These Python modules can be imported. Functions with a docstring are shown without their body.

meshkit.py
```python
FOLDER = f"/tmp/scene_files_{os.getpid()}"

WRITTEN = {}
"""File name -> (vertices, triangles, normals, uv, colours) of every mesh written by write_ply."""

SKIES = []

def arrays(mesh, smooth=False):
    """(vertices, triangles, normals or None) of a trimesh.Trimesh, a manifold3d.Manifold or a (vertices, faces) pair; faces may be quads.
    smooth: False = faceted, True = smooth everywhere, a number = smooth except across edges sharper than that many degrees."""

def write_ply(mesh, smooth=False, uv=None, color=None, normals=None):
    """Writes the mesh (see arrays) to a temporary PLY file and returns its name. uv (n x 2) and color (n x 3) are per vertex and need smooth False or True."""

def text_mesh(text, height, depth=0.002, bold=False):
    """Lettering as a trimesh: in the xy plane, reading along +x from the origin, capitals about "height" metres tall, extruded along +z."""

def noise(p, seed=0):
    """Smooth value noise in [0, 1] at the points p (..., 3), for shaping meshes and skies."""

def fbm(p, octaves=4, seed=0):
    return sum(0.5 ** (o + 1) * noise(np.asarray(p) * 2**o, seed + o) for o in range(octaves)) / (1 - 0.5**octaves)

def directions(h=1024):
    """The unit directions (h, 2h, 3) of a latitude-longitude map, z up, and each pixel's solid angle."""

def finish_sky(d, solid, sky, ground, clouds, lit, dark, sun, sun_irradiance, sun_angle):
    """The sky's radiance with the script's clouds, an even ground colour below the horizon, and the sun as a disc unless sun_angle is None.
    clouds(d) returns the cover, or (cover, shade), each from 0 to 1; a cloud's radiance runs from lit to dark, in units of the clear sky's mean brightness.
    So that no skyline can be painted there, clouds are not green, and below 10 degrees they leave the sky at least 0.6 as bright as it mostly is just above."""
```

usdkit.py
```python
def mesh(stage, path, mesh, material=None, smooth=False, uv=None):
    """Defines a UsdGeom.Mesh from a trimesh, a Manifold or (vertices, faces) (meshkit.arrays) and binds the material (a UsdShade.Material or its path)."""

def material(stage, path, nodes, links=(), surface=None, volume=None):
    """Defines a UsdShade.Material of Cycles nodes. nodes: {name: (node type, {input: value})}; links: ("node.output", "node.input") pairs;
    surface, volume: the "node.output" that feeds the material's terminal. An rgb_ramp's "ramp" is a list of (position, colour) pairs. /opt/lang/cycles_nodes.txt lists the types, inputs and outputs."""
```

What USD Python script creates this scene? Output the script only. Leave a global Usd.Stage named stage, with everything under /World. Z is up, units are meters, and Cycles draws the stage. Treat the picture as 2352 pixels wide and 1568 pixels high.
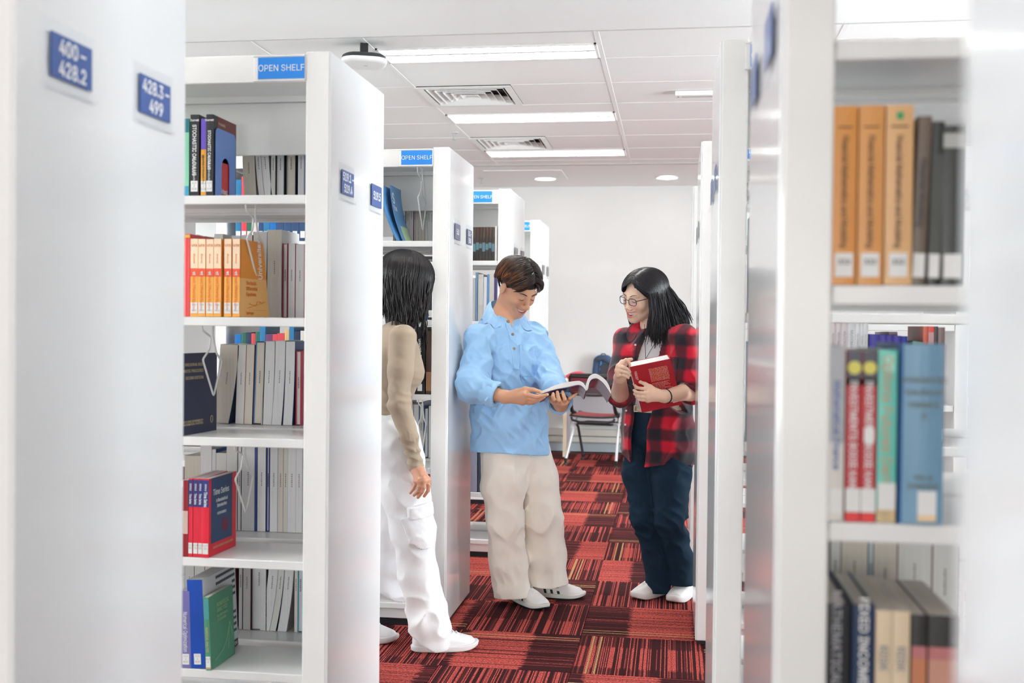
import math, random, numpy as np, trimesh, usdkit, meshkit
from pxr import Usd, UsdGeom, UsdLux, UsdShade, Gf, Vt, Sdf
from scipy.spatial import ConvexHull
stage = Usd.Stage.CreateInMemory()
UsdGeom.SetStageUpAxis(stage, 'Z'); UsdGeom.SetStageMetersPerUnit(stage, 1.0)
W0 = UsdGeom.Xform.Define(stage, '/World'); stage.SetDefaultPrim(W0.GetPrim())
V = lambda *a: np.array(a, float)

# ---------------------------------------------------------------- camera, light, exposure
FPX, YAW, PITCH, ROLL, EYEZ = 2526.4, .14446, .01512, .01023, 1.29276
def cam_basis():
    c, s = math.cos(YAW), math.sin(YAW); f = V(-s, c, 0); r = V(c, s, 0); u = V(0, 0, 1)
    cp, sp = math.cos(PITCH), math.sin(PITCH); f, u = f*cp - u*sp, u*cp + f*sp
    cr, sr = math.cos(ROLL), math.sin(ROLL); return r*cr + u*sr, u*cr - r*sr, f
CR, CU, CF = cam_basis(); EYE = V(0, 0, EYEZ)
cam = UsdGeom.Camera.Define(stage, '/World/camera')
m4 = Gf.Matrix4d(*[float(x) for row in ((*CR, 0), (*CU, 0), (*(-CF), 0), (*EYE, 1)) for x in row])
cam.AddTransformOp().Set(m4)
cam.CreateHorizontalApertureAttr(36.0); cam.CreateVerticalApertureAttr(24.0)
cam.CreateFocalLengthAttr(36.0*FPX/2352); cam.CreateFStopAttr(3.6); cam.CreateFocusDistanceAttr(4.6)
cam.CreateClippingRangeAttr(Gf.Vec2f(0.05, 200))
cam.CreateExposureAttr(0.14)
_n = {}
def path_for(name, parent):
    base = (parent.GetPath().pathString if parent is not None else '/World') + '/' + name
    k = _n.get(base, 0); _n[base] = k + 1
    return base if k == 0 else '%s_%03d' % (base, k)
def rect_light(name, pos, aim, w, h, power, col):
    l = UsdLux.RectLight.Define(stage, path_for(name, None))
    l.CreateWidthAttr(w); l.CreateHeightAttr(h); l.CreateIntensityAttr(power); l.CreateColorAttr(Gf.Vec3f(*col))
    z = -V(*aim)/np.linalg.norm(aim); up = V(0, 0, 1) if abs(z[2]) < .9 else V(0, 1, 0)
    x = np.cross(up, z); x /= np.linalg.norm(x); y = np.cross(z, x)
    l.AddTransformOp().Set(Gf.Matrix4d(*[float(v) for r in ((*x, 0), (*y, 0), (*z, 0), (*pos, 1)) for v in r]))
LI = dict(front=18, frontl=0, r1=0, r2=17, r3=0, l1=6, l2=5, l3=0, ta=150, tn=400, ts=60, dome=.05, bounce=0)
if LI['front']: rect_light('window_daylight_front', (0, -9.2, 1.40), (0, 1, 0), 3.2, 2.6, LI['front'], (1.0, 1.0, .955))  # unseen area light added behind the camera, no window modelled
if LI['frontl']: rect_light('window_daylight_front_left', (-3.2, -4.4, 1.40), (0, 1, 0), 4.2, 2.6, LI['frontl'], (1.0, .985, .955))  # same kind of added area light, further left
for k_, y_ in (('1', .9), ('2', 4.9), ('3', 8.9)):
    if LI['r'+k_]: rect_light('window_daylight_right', (5.6, y_, 1.36), (-1, 0, 0), 3.9, 2.6, LI['r'+k_], (.85, .945, .985))  # unseen area light added for cool light from the right
    if LI['l'+k_]: rect_light('window_daylight_left', (-6.6, y_, 1.36), (1, 0, 0), 3.9, 2.6, LI['l'+k_], (.88, .965, .985))  # counterpart added on the left side, also out of view
if LI['bounce']: rect_light('bounce_flash', (-.35, -.9, 1.75), (0, .25, 1), .5, .5, LI['bounce'], (1.0, .98, .95))
DOWN = 22.0      # emission of the downlights
dome = UsdLux.DomeLight.Define(stage, '/World/sky'); dome.CreateIntensityAttr(LI['dome']); dome.CreateColorAttr(Gf.Vec3f(.9, .96, 1))

def at(px, py, Y):                       # the world point at depth Y that lies on the ray through (px, py)
    d = CF + CR*(px-1176)/FPX - CU*(py-784)/FPX
    return EYE + d*Y/d[1]

# ---------------------------------------------------------------- helpers
def tag(o, label=None, cat=None, group=None, kind=None):
    assert not label or 4 <= len(label.replace('-', ' ').split()) <= 16 or not cat, label
    for k, v in (('label', label), ('category', cat), ('group', group), ('kind', kind)):
        if v: o.SetCustomDataByKey(k, v)
    return o
def thing(name, label, cat, loc=(0, 0, 0), rz=0, group=None):
    x = UsdGeom.Xform.Define(stage, path_for(name, None))
    if any(loc) or rz:
        x.AddTranslateOp().Set(Gf.Vec3d(*map(float, loc)))
        if rz: x.AddRotateZOp().Set(math.degrees(rz))
    return tag(x.GetPrim(), label, cat, group)
def obj(name, mesh, mat, parent=None, smooth=False, label=None, kind=None):
    if isinstance(mesh, list): mesh = join(mesh)
    p = usdkit.mesh(stage, path_for(name, parent), mesh, mat, smooth=smooth).GetPrim()
    return tag(p, label, kind=kind)
def struct(name, mesh, mat, parent=None, smooth=False):
    return obj(name, mesh, mat, parent, smooth, kind=None if parent is not None else 'structure')
def vf(m):
    if isinstance(m, tuple): return np.asarray(m[0], float), np.asarray(m[1], int)
    return np.asarray(m.vertices), np.asarray(m.faces)
def join(ms):
    vs, fs, n = [], [], 0
    for m in ms:
        v, f = vf(m); vs.append(v); fs.append(f + n); n += len(v)
    return np.vstack(vs), np.vstack(fs)
def move(m, t): v, f = vf(m); return v + np.asarray(t, float), f
def frame(m, o, x, y, z):                 # local axes -> world
    v, f = vf(m); R = np.stack([x, y, z]); return v @ R + np.asarray(o, float), f
def rotz(m, a, c=(0, 0, 0)):
    v, f = vf(m); c = np.asarray(c, float); R = np.array([[math.cos(a), math.sin(a), 0], [-math.sin(a), math.cos(a), 0], [0, 0, 1]]); return (v-c) @ R + c, f
_BOXF = np.array([[0, 2, 3], [0, 3, 1], [4, 5, 7], [4, 7, 6], [0, 1, 5], [0, 5, 4], [2, 6, 7], [2, 7, 3], [0, 4, 6], [0, 6, 2], [1, 3, 7], [1, 7, 5]])
def bx(x0, x1, y0, y1, z0, z1):           # plain box from its bounds
    v = np.array([[x, y, z] for x in (x0, x1) for y in (y0, y1) for z in (z0, z1)], float)
    return v, _BOXF
def _cham():
    v = []
    for sx in (-1, 1):
        for sy in (-1, 1):
            for sz in (-1, 1):
                for k in range(3): v.append([sx, sy, sz, k])
    v = np.array(v); u = v[:, :3] - .2*v[:, :3]*(np.arange(3)[None] != v[:, 3:4])
    h = ConvexHull(u); f = h.simplices.copy()
    for i, t in enumerate(f):
        a, b, c = u[t]
        if np.dot(np.cross(b-a, c-a), h.equations[i, :3]) < 0: f[i] = t[::-1]
    return v, f
_CV, _CF = _cham()
def cbx(x0, x1, y0, y1, z0, z1, c=.002):  # chamfered box
    s = V(x1-x0, y1-y0, z1-z0)/2; o = V(x0+x1, y0+y1, z0+z1)/2; c = min(c, s.min()*.45)
    e = s[None] - c*(np.arange(3)[None] != _CV[:, 3:4])
    return _CV[:, :3]*e + o, _CF
def tube(pts, r, n=8, closed=False, caps=True, flat=None):
    P = np.asarray(pts, float); r = np.broadcast_to(np.asarray(r, float), (len(P),))
    T = np.gradient(P, axis=0) if not closed else np.roll(P, -1, 0) - np.roll(P, 1, 0)
    T /= np.maximum(np.linalg.norm(T, axis=1, keepdims=True), 1e-9)
    a = V(0, 0, 1) if abs(T[0][2]) < .9 else V(1, 0, 0)
    N = np.cross(T[0], a); N /= np.linalg.norm(N); Ns = []
    for t in T:
        N = N - t*np.dot(N, t); N /= np.linalg.norm(N); Ns.append(N)
    Ns = np.array(Ns); B = np.cross(T, Ns)
    th = np.linspace(0, 2*np.pi, n, endpoint=False)
    fl = 1 if flat is None else flat
    v = (P[:, None] + r[:, None, None]*(np.cos(th)[None, :, None]*Ns[:, None] + fl*np.sin(th)[None, :, None]*B[:, None])).reshape(-1, 3)
    m = len(P); rows = m if closed else m-1; i = np.arange(rows)[:, None]; j = np.arange(n)[None]
    a0 = (i*n + j); a1 = (i*n + (j+1) % n); b0 = ((i+1) % m*n + j); b1 = ((i+1) % m*n + (j+1) % n)
    f = np.vstack([np.stack([a0, a1, b1], -1).reshape(-1, 3), np.stack([a0, b1, b0], -1).reshape(-1, 3)])
    if caps and not closed:
        v = np.vstack([v, P[:1], P[-1:]]); k = m*n; J = np.arange(n)
        f = np.vstack([f, np.stack([np.full(n, k), (J+1) % n, J], 1), np.stack([np.full(n, k+1), (m-1)*n + J, (m-1)*n + (J+1) % n], 1)])
    return v, f
def prism(poly, y0, y1, axis='y'):         # polygon in (x,z) extruded along y (or (x,y) along z, (y,z) along x)
    from shapely.geometry import Polygon
    P = poly if hasattr(poly, 'exterior') else Polygon(poly)
    m = trimesh.creation.extrude_polygon(P, y1-y0, engine='earcut'); v = np.array(m.vertices); f = np.array(m.faces)
    if axis == 'y': v = np.stack([v[:, 0], y0 + v[:, 2], v[:, 1]], 1); f = f[:, ::-1]
    elif axis == 'z': v = v + V(0, 0, y0)
    else: v = np.stack([y0 + v[:, 2], v[:, 0], v[:, 1]], 1)
    return v, f
def lathe(prof, n=24, c=(0, 0, 0)):
    p = np.asarray(prof, float); th = np.linspace(0, 2*np.pi, n, endpoint=False)
    v = np.stack([p[:, None, 0]*np.cos(th), p[:, None, 0]*np.sin(th), np.repeat(p[:, 1:2], n, 1)], -1).reshape(-1, 3) + np.asarray(c, float)
    i = np.arange(len(p)-1)[:, None]; j = np.arange(n)[None]; a0 = i*n + j; a1 = i*n + (j+1) % n
    f = np.vstack([np.stack([a0, a1, a1+n], -1).reshape(-1, 3), np.stack([a0, a1+n, a0+n], -1).reshape(-1, 3)])
    return v, f
def rrect(x0, x1, y0, y1, r):
    from shapely.geometry import box
    return box(x0+r, y0+r, x1-r, y1-r).buffer(r, quad_segs=4)
_tc = {}
def text(s, h, o, xd, yd, bold=False, depth=.0005, align='l', squeeze=1.0):   # lettering at o, reading along xd, upright along yd
    if (s, bold) not in _tc:
        m = meshkit.text_mesh(s, 1.0, 1.0, bold); _tc[(s, bold)] = (np.array(m.vertices), np.array(m.faces))
    v, f = _tc[(s, bold)]; v = v*V(h*squeeze, h, depth)
    w = v[:, 0].max()
    if align == 'c': v = v - V(w/2, 0, 0)
    if align == 'r': v = v - V(w, 0, 0)
    xd = V(*xd); yd = V(*yd); return frame((v, f), o, xd, yd, np.cross(xd, yd))

LK = '/World/Looks/'
UsdGeom.Scope.Define(stage, '/World/Looks')
def P(name, col, rough=.5, **k):
    return usdkit.material(stage, LK + name, {'p': ('principled_bsdf', {'base_color': col, 'roughness': rough, **k})}, surface='p.BSDF')
_colm = {}
def C(col, rough=.45, **k):
    key = (tuple(np.round(col, 3)), rough, tuple(sorted(k.items())))
    if key not in _colm: _colm[key] = P('colour_%03d' % len(_colm), col, rough, **k)
    return _colm[key]
def srgb(r, g, b): return tuple(((x/255+.055)/1.055)**2.4 if x > 10 else x/255/12.92 for x in (r, g, b))
def E_(name, col, s): return usdkit.material(stage, LK + name, {'e': ('emission', {'color': col, 'strength': s})}, surface='e.emission')
def noisy(name, c1, c2, scale=(60, 60, 60), rough=.6, bump=.0, bscale=None, detail=3, **k):
    n = {'t': ('texture_coordinate', {}), 'm': ('mapping', {'scale': scale}), 'n': ('noise_texture', {'scale': 1.0, 'detail': detail}),
         'r': ('rgb_ramp', {'ramp': [(.3, c1), (.7, c2)]}), 'p': ('principled_bsdf', {'roughness': rough, **k})}
    L = [('t.object', 'm.vector'), ('m.vector', 'n.vector'), ('n.fac', 'r.fac'), ('r.color', 'p.base_color')]
    if bump:
        n['b'] = ('bump', {'strength': bump, 'distance': .002}); L += [('n.fac', 'b.height'), ('b.normal', 'p.normal')]
    return usdkit.material(stage, LK + name, n, L, surface='p.BSDF')
M = {}
M['steel'] = P('white_steel', (.87, .865, .85), .32)
M['panel'] = P('gloss_panel', (.84, .85, .86), .14, coat_weight=.25, coat_roughness=.06)
M['shelf'] = P('shelf_white', (.83, .83, .825), .28)
M['dark'] = P('kick_black', (.012, .012, .016), .5)
M['wall'] = noisy('wall_paint', (.69, .685, .67), (.71, .705, .69), (3, 3, 3), .7)
M['ceil'] = noisy('ceiling_tile', (.90, .895, .88), (.94, .935, .92), (260, 260, 260), .85, bump=.12)
M['plaster'] = P('ceiling_plaster', (.94, .94, .93), .75)
M['tbar'] = P('ceiling_bar', (.92, .915, .9), .5)
M['blue'] = P('sign_blue', srgb(45, 140, 232), .35)
M['navy'] = P('sign_navy', srgb(42, 84, 158), .3)
M['white'] = P('print_white', (.88, .88, .88), .5)
M['ink'] = P('print_ink', (.05, .05, .06), .5)
M['grey'] = P('print_grey', (.35, .35, .37), .5)
M['sticker'] = P('sticker_white', (.84, .84, .83), .45)
M['wire'] = P('wire_white', (.80, .80, .79), .25)
M['acrylic'] = usdkit.material(stage, LK + 'clear_acrylic', {'t': ('transparent_bsdf', {'color': (.98, .985, .99)}), 'g': ('glossy_bsdf', {'color': (1, 1, 1), 'roughness': .08}),
    'x': ('mix_closure', {'fac': .07})}, [('t.BSDF', 'x.closure1'), ('g.BSDF', 'x.closure2')], surface='x.closure')
M['pages'] = noisy('page_edges', (.64, .635, .615), (.80, .795, .775), (900, 4, 4), .75, bump=.25)
M['pages_warm'] = noisy('page_edges_warm', (.62, .57, .49), (.78, .73, .65), (900, 4, 4), .75, bump=.25)
M['pages_cool'] = noisy('page_edges_cool', (.70, .70, .71), (.83, .83, .84), (700, 4, 4), .7, bump=.2)
# ---------------------------------------------------------------- the setting
HC = 2.72; FARY = 11.28
# carpet tiles: every tile in view is a piece of the floor
def carpet_mat(name, seed, lo, hi, gold):
    n = {'t': ('texture_coordinate', {}), 's': ('separate_xyz', {}), 'oi': ('object_info', {}),
         'u1': ('math', {'math_type': 'multiply', 'value2': 250.0}), 'u2': ('math', {'math_type': 'floor'}),
         'ad': ('math', {'math_type': 'multiply_add', 'value2': 57.0}), 'w': ('white_noise_texture', {'dimensions': '1D'}),
         'v2': ('math', {'math_type': 'add', 'value2': .25 + seed}), 'v3': ('math', {'math_type': 'sine'}),
         'v4': ('map_range', {'from_min': -.15, 'from_max': .15, 'to_min': lo, 'to_max': hi, 'clamp': True}),
         'vs': ('math', {'math_type': 'multiply', 'value2': 11.5}),
         'st': ('math', {'math_type': 'subtract'}), 'sm': ('map_range', {'from_min': -.14, 'from_max': .14, 'clamp': True}),
         'fm': ('mapping', {'scale': (460, 120, 1)}), 'fn': ('noise_texture', {'scale': 1.0, 'detail': 2}), 'fr': ('map_range', {'from_min': .34, 'from_max': .60, 'to_min': .18, 'to_max': 1.05, 'clamp': True}),
         'cr': ('rgb_ramp', {'interpolate': True, 'ramp': [(0, (.040, .011, .013)), (.5, (.24, .040, .038)), (1, (.74, .135, .105))]}),
         'dk': ('math', {'math_type': 'multiply'}), 'p': ('principled_bsdf', {'roughness': .95, 'specular_ior_level': .08})}
    L = [('t.object', 's.vector'), ('s.x', 'u1.value1'), ('u1.value', 'u2.value1'), ('oi.random', 'ad.value1'), ('u2.value', 'ad.value3'), ('ad.value', 'w.w'),
         ('s.y', 'vs.value1'), ('vs.value', 'v2.value1'), ('v2.value', 'v3.value1'), ('v3.value', 'v4.value'), ('v4.result', 'st.value1'), ('w.value', 'st.value2'), ('st.value', 'sm.value'),
         ('t.object', 'fm.vector'), ('fm.vector', 'fn.vector'), ('fn.fac', 'fr.value'), ('sm.result', 'dk.value1'), ('fr.result', 'dk.value2'), ('dk.value', 'cr.fac')]
    if gold:
        n.update({'yr': ('rgb_ramp', {'interpolate': False, 'ramp': [(0, (0, 0, 0)), (gold, (1, 1, 1)), (gold+.009, (0, 0, 0)), (gold+.032, (1, 1, 1)), (gold+.041, (0, 0, 0)), (1, (0, 0, 0))]}),
                  'uu': ('math', {'math_type': 'multiply_add', 'value2': 2.0, 'value3': 1.0}), 'um': ('math', {'math_type': 'multiply', 'value2': .5}), 'y2': ('math', {'math_type': 'multiply'}), 'mx': ('mix_color', {'b': (.56, .36, .16)})})
        L += [('s.x', 'uu.value1'), ('uu.value', 'um.value1'), ('um.value', 'yr.fac'), ('yr.color', 'y2.value1'), ('fr.result', 'y2.value2'), ('y2.value', 'mx.fac'), ('cr.color', 'mx.a'), ('mx.result', 'p.base_color')]
    else: L.append(('cr.color', 'p.base_color'))
    return usdkit.material(stage, LK + name, n, L, surface='p.BSDF')
CM = [[carpet_mat('carpet_stripe_%d' % i, s_, .22, .46, g_) for i, (s_, g_) in enumerate(((0, .60), (1.7, .30), (3.4, None)))], [carpet_mat('carpet_band_%d' % i, s_, .10, .84, g_) for i, (s_, g_) in enumerate(((0.4, .66), (2.0, .36), (3.9, None)))]]
fl = UsdGeom.Xform.Define(stage, '/World/floor').GetPrim(); tag(fl, kind='structure')
obj('subfloor', bx(-7, 6, -9.5, 11.4, -.12, -.008), P('subfloor', (.10, .03, .03), .9), fl)
tile = cbx(-.2494, .2494, -.2494, .2494, -.008, 0, .0015)
rng = random.Random(5)
for i in range(-5, 4):
    for j in range(-2, 15):
        x, y = -.36 + .5*i + .25, 4.07 + .5*j + .25
        if y > 11.3: continue
        p = obj('carpet_tile', tile, CM[(i+j) % 2][rng.randrange(3)], fl)
        xf = UsdGeom.Xformable(p); xf.AddTranslateOp().Set(Gf.Vec3d(x, y, 0)); xf.AddRotateZOp().Set(90.0*((i+j) % 2) + 180*rng.randrange(2))
# walls
struct('wall_back', bx(-7, 6, FARY, FARY+.15, 0, HC), M['wall'])
struct('wall_left', bx(-7.1, -6.9, -9.5, FARY, 0, HC), M['wall'])
struct('wall_right', bx(5.9, 6.1, -9.5, FARY, 0, HC), M['wall'])
tr = UsdGeom.Xform.Define(stage, '/World/trim_1').GetPrim(); tag(tr, kind='structure')
M['trunk'] = P('trunking_cream', (.62, .60, .54), .45)
obj('trunking', cbx(-4, 4, FARY-.045, FARY, .165, .235, .004), M['trunk'], tr)
obj('trunking_lid', cbx(-4, 4, FARY-.060, FARY, .10, .155, .004), M['trunk'], tr)
struct('baseboard_back', cbx(-6.9, 5.9, FARY-.02, FARY, 0, .085, .003), P('skirting_grey', (.40, .45, .48), .5))
# ceiling: plain board round a field of loose tiles in a bar grid
ce = UsdGeom.Xform.Define(stage, '/World/ceiling').GetPrim(); tag(ce, kind='structure')
GX = [-.384 + 1.18*k for k in range(-5, 4)]; GY = [5.30 + .6*k for k in range(8)]; TY0, TY1 = 5.30, 9.72
obj('plain_board', bx(-7, 6, -9.5, TY0, HC-.012, HC+.05), M['plaster'], ce)
obj('plain_board', bx(-7, 6, TY1, FARY, HC-.004, HC+.05), M['plaster'], ce)
obj('slab', bx(-7, 6, -9.5, FARY+.2, HC+.25, HC+.3), M['plaster'], ce)
LIGHTS = [(-2, 0), (-2, 3), (-2, 6)]
rows = GY + [TY1]
LX0, LX1 = -1.564+.012, -.384-.012
fix = []                                    # (x0,x1,y0,y1) of the light fittings in the tile field
for k in (-4, -1, 2):
    for y0, y1 in ((5.585, 5.885), (7.385, 7.685), (8.955, 9.255)):
        fix.append((-.384+1.18*k+.012, -.384+1.18*(k+1)-.012, y0, y1))
vents = [(-1.545, -.985, 6.515, 7.085), (-1.545, -.985, 8.315, 8.885)]
for a in range(len(GX)-1):
    for b in range(len(rows)-1):
        x0, x1, y0, y1 = GX[a]+.010, GX[a+1]-.010, rows[b]+.005, rows[b+1]-.005
        ys = [(y0, y1)]; xs = (x0, x1)
        for f in fix:
            if abs(f[0]-x0) < .05 and f[2] > y0-.3 and f[2] < y1-.02:
                ys = [(y0, f[2]-.004), (f[3]+.004, y1)]
        for v in vents:
            if v[0] > x0-.05 and v[1] < x1 and abs(v[2]-y0) < .1: xs = (v[1]+.012, x1)
        for u0, u1 in ys:
            if u1-u0 > .03: obj('ceiling_tile', cbx(xs[0], xs[1], u0, u1, HC+.002, HC+.018, .003), M['ceil'], ce)
M['xbar'] = P('cross_bar_grey', (.62, .61, .59), .6); M['trimw'] = P('edge_trim_grey', (.66, .655, .64), .6)
for x in GX: obj('grid_bar', cbx(x-.013, x+.013, TY0, TY1, HC-.0005, HC+.008, .0005), M['tbar'], ce)
for y in rows[1:-1]: obj('cross_bar', cbx(GX[0], GX[-1], y-.008, y+.008, HC+.0045, HC+.009, .001), M['xbar'], ce)
obj('edge_trim', cbx(-7, 6, TY0-.012, TY0+.010, HC-.0135, HC+.004, .001), M['trimw'], ce)
obj('edge_trim', cbx(-7, 6, TY1-.02, TY1+.014, HC-.012, HC+.004, .002), P('end_trim_grey', (.45, .44, .42), .6), ce)  # darker grey trim where the tile field ends
obj('slot_trim', cbx(-2.185, -2.135, TY0, 7.3, HC-.003, HC+.002, .001), M['tbar'], ce)
obj('access_panel', cbx(-1.75, -1.02, 10.05, 10.7, HC-.008, HC, .002), M['plaster'], ce)
# fluorescent fittings
TUBE_M = {k: E_('tube_glow_'+k, (1.0, 1.0, .955), max(LI[k], .001)) for k in ('ta', 'tn', 'ts')}
M['reflect'] = P('louvre_mirror', (.86, .88, .90), .22, metallic=.75)
names = {(-1, 0): 'nearest of three', (-1, 1): 'middle of three', (-1, 2): 'farthest of three'}
def light_fitting(x0, x1, y0, y1, label, z=HC, glow='tn'):
    t = thing('ceiling_light', label, 'ceiling light', group='louvred ceiling lights')
    obj('frame', [cbx(x0, x1, y0, y0+.016, z-.006, z+.088), cbx(x0, x1, y1-.016, y1, z-.006, z+.088), cbx(x0, x0+.016, y0, y1, z-.006, z+.088), cbx(x1-.016, x1, y0, y1, z-.006, z+.088)], M['steel'], t)
    obj('reflector', bx(x0+.01, x1-.01, y0+.01, y1-.01, z+.085, z+.09), M['steel'], t)
    for y in ((y0*2+y1)/3-.01, (y0+2*y1)/3+.01):
        obj('tube', tube([(x0+.04, y, z+.06), (x1-.04, y, z+.06)], .013, 8), TUBE_M[glow], t, smooth=40)
    ym = (y0+y1)/2; ls = [cbx(x0+.016, x1-.016, ym-.008, ym+.008, z-.002, z+.036, .003)]
    for x in np.linspace(x0+.06, x1-.06, 18):
        ls.append(prism([(x-.007, z+.036), (x+.007, z+.036), (x+.0015, z-.001), (x-.0015, z-.001)], y0+.016, y1-.016))
    obj('louvre', ls, M['reflect'], t)
k = 0
for f in fix:
    c = round((f[0]-.012+.384)/1.18); r = [5.585, 7.385, 8.955].index(f[2])
    w = ('nearest', 'middle', 'farthest')[r]
    lab = {-1: f'long louvred fluorescent ceiling light over the aisle, {w} of the three', -4: f'louvred fluorescent ceiling light above the left bookcases, {w} of its row', 2: f'louvred fluorescent ceiling light above the right bookcases, {w} of its row'}[c]
    light_fitting(*f, lab, glow='ta' if c == -1 else 'ts')
NEAR = ['above the nearest left bookcases', 'over the aisle near the standing group', 'above the nearest right bookcases', 'far left behind the camera', 'over the aisle just ahead of the camera', 'far right behind the camera', 'over the aisle behind the camera', 'over the gap before the second left bookcase', 'over the gap before the third left bookcase', 'over the gap before the third right bookcase']
for (x, y), w in zip([(-3.3, 3.4), (-.45, 3.95), (2.3, 3.4), (-3.3, .6), (-.45, 1.3), (2.3, .6), (-.45, -1.6), (-1.75, 2.42), (-1.85, 4.05), (1.0, 2.42)], NEAR):
    light_fitting(x-.58, x+.58, y-.15, y+.15, 'added unseen louvred light in plain near ceiling, ' + w, HC-.06)  # fittings added out of view to brighten people, aisle and shelves
# square air diffusers
M['dgap'] = P('vent_dark', (.10, .095, .09), .7)
for i, (x0, x1, y0, y1) in enumerate(vents):
    t = thing('air_diffuser', 'square white four-way ceiling air diffuser, ' + ('between the first and second light' if i == 0 else 'just before the farthest light'), 'air vent', group='ceiling air diffusers')
    cx, cy, h = (x0+x1)/2, (y0+y1)/2, (x1-x0)/2
    obj('backing', [bx(x0+.005, x1-.005, y0+.005, y1-.005, HC+.07, HC+.08), bx(x0, x0+.006, y0, y1, HC, HC+.08), bx(x1-.006, x1, y0, y1, HC, HC+.08), bx(x0, x1, y0, y0+.006, HC, HC+.08), bx(x0, x1, y1-.006, y1, HC, HC+.08)], M['dgap'], t)
    for q in range(6):
        a, b = h*(1 - q*.155), h*(1 - q*.155 - .105); z0, z1 = HC-.006, HC+.020+.018*min(q, 1)
        if q == 5: a, b = h*.2, 0.0
        if q == 0: a = h + .013
        o4 = V(cx, cy, 0)
        def ring(s, z): return [o4+V(-s, -s, z), o4+V(s, -s, z), o4+V(s, s, z), o4+V(-s, s, z)]
        v = np.array(ring(a, z0 if q else HC-.006) + ring(b, z1 if q else HC-.006) + ring(b, z1+.004) + ring(a, z0+.004))
        fcs = []
        for k4 in range(4):
            n4 = (k4+1) % 4
            for lo, hi in ((0, 4), (4, 8), (8, 12), (12, 0)):
                fcs += [[lo+k4, hi+k4, hi+n4], [lo+k4, hi+n4, lo+n4]]
        obj('vane' if q else 'flange', (v, np.array(fcs)), M['steel'], t)
# downlights in the far ceiling
M['glow'] = E_('downlight_glow', (1.0, .96, .90), DOWN)
for x, lab in ((-1.235, 'round recessed downlight in the far ceiling, left of the two'), (-.065, 'round recessed downlight in the far ceiling, right of the two'), (1.2, 'round recessed downlight in the far ceiling behind the right bookcases')):
    t = thing('downlight', lab, 'downlight', (x, 10.62, HC-.004), group='round far downlights')
    obj('rim', lathe([(.095, 0), (.113, -.003), (.113, -.008), (.10, -.010), (.095, 0)], 32), M['steel'], t, smooth=40)
    obj('lens', lathe([(0, -.006), (.097, -.005), (.097, 0.0)], 32), M['glow'], t)
# sprinklers, access point, slim strip
for x, y, lab in ((-1.86, 10.56, 'small chrome sprinkler head in the far ceiling at left'), (-1.62, 8.05, 'small sprinkler head above the second left bookcase')):
    t = thing('sprinkler', lab, 'sprinkler', (x, y, HC))
    obj('rosette', lathe([(0, 0), (.03, 0), (.03, -.006), (.012, -.012)], 16), C((.6, .6, .6), .3), t, smooth=40)
    obj('stem', lathe([(.007, -.01), (.007, -.05), (.016, -.052), (.016, -.056), (0, -.056)], 12), C((.5, .5, .5), .3, metallic=.8), t)
t = thing('access_point', 'rounded white wireless access point with dark rim hanging from ceiling', 'access point', (-1.575, 5.47, 0), .35)
ro = rrect(-.115, .115, -.115, .115, .075); from shapely import affinity as SA
def sq(s, z): return np.c_[np.array(SA.scale(ro, s, s).exterior.coords)[:-1], np.full(len(ro.exterior.coords)-1, z)]
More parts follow.
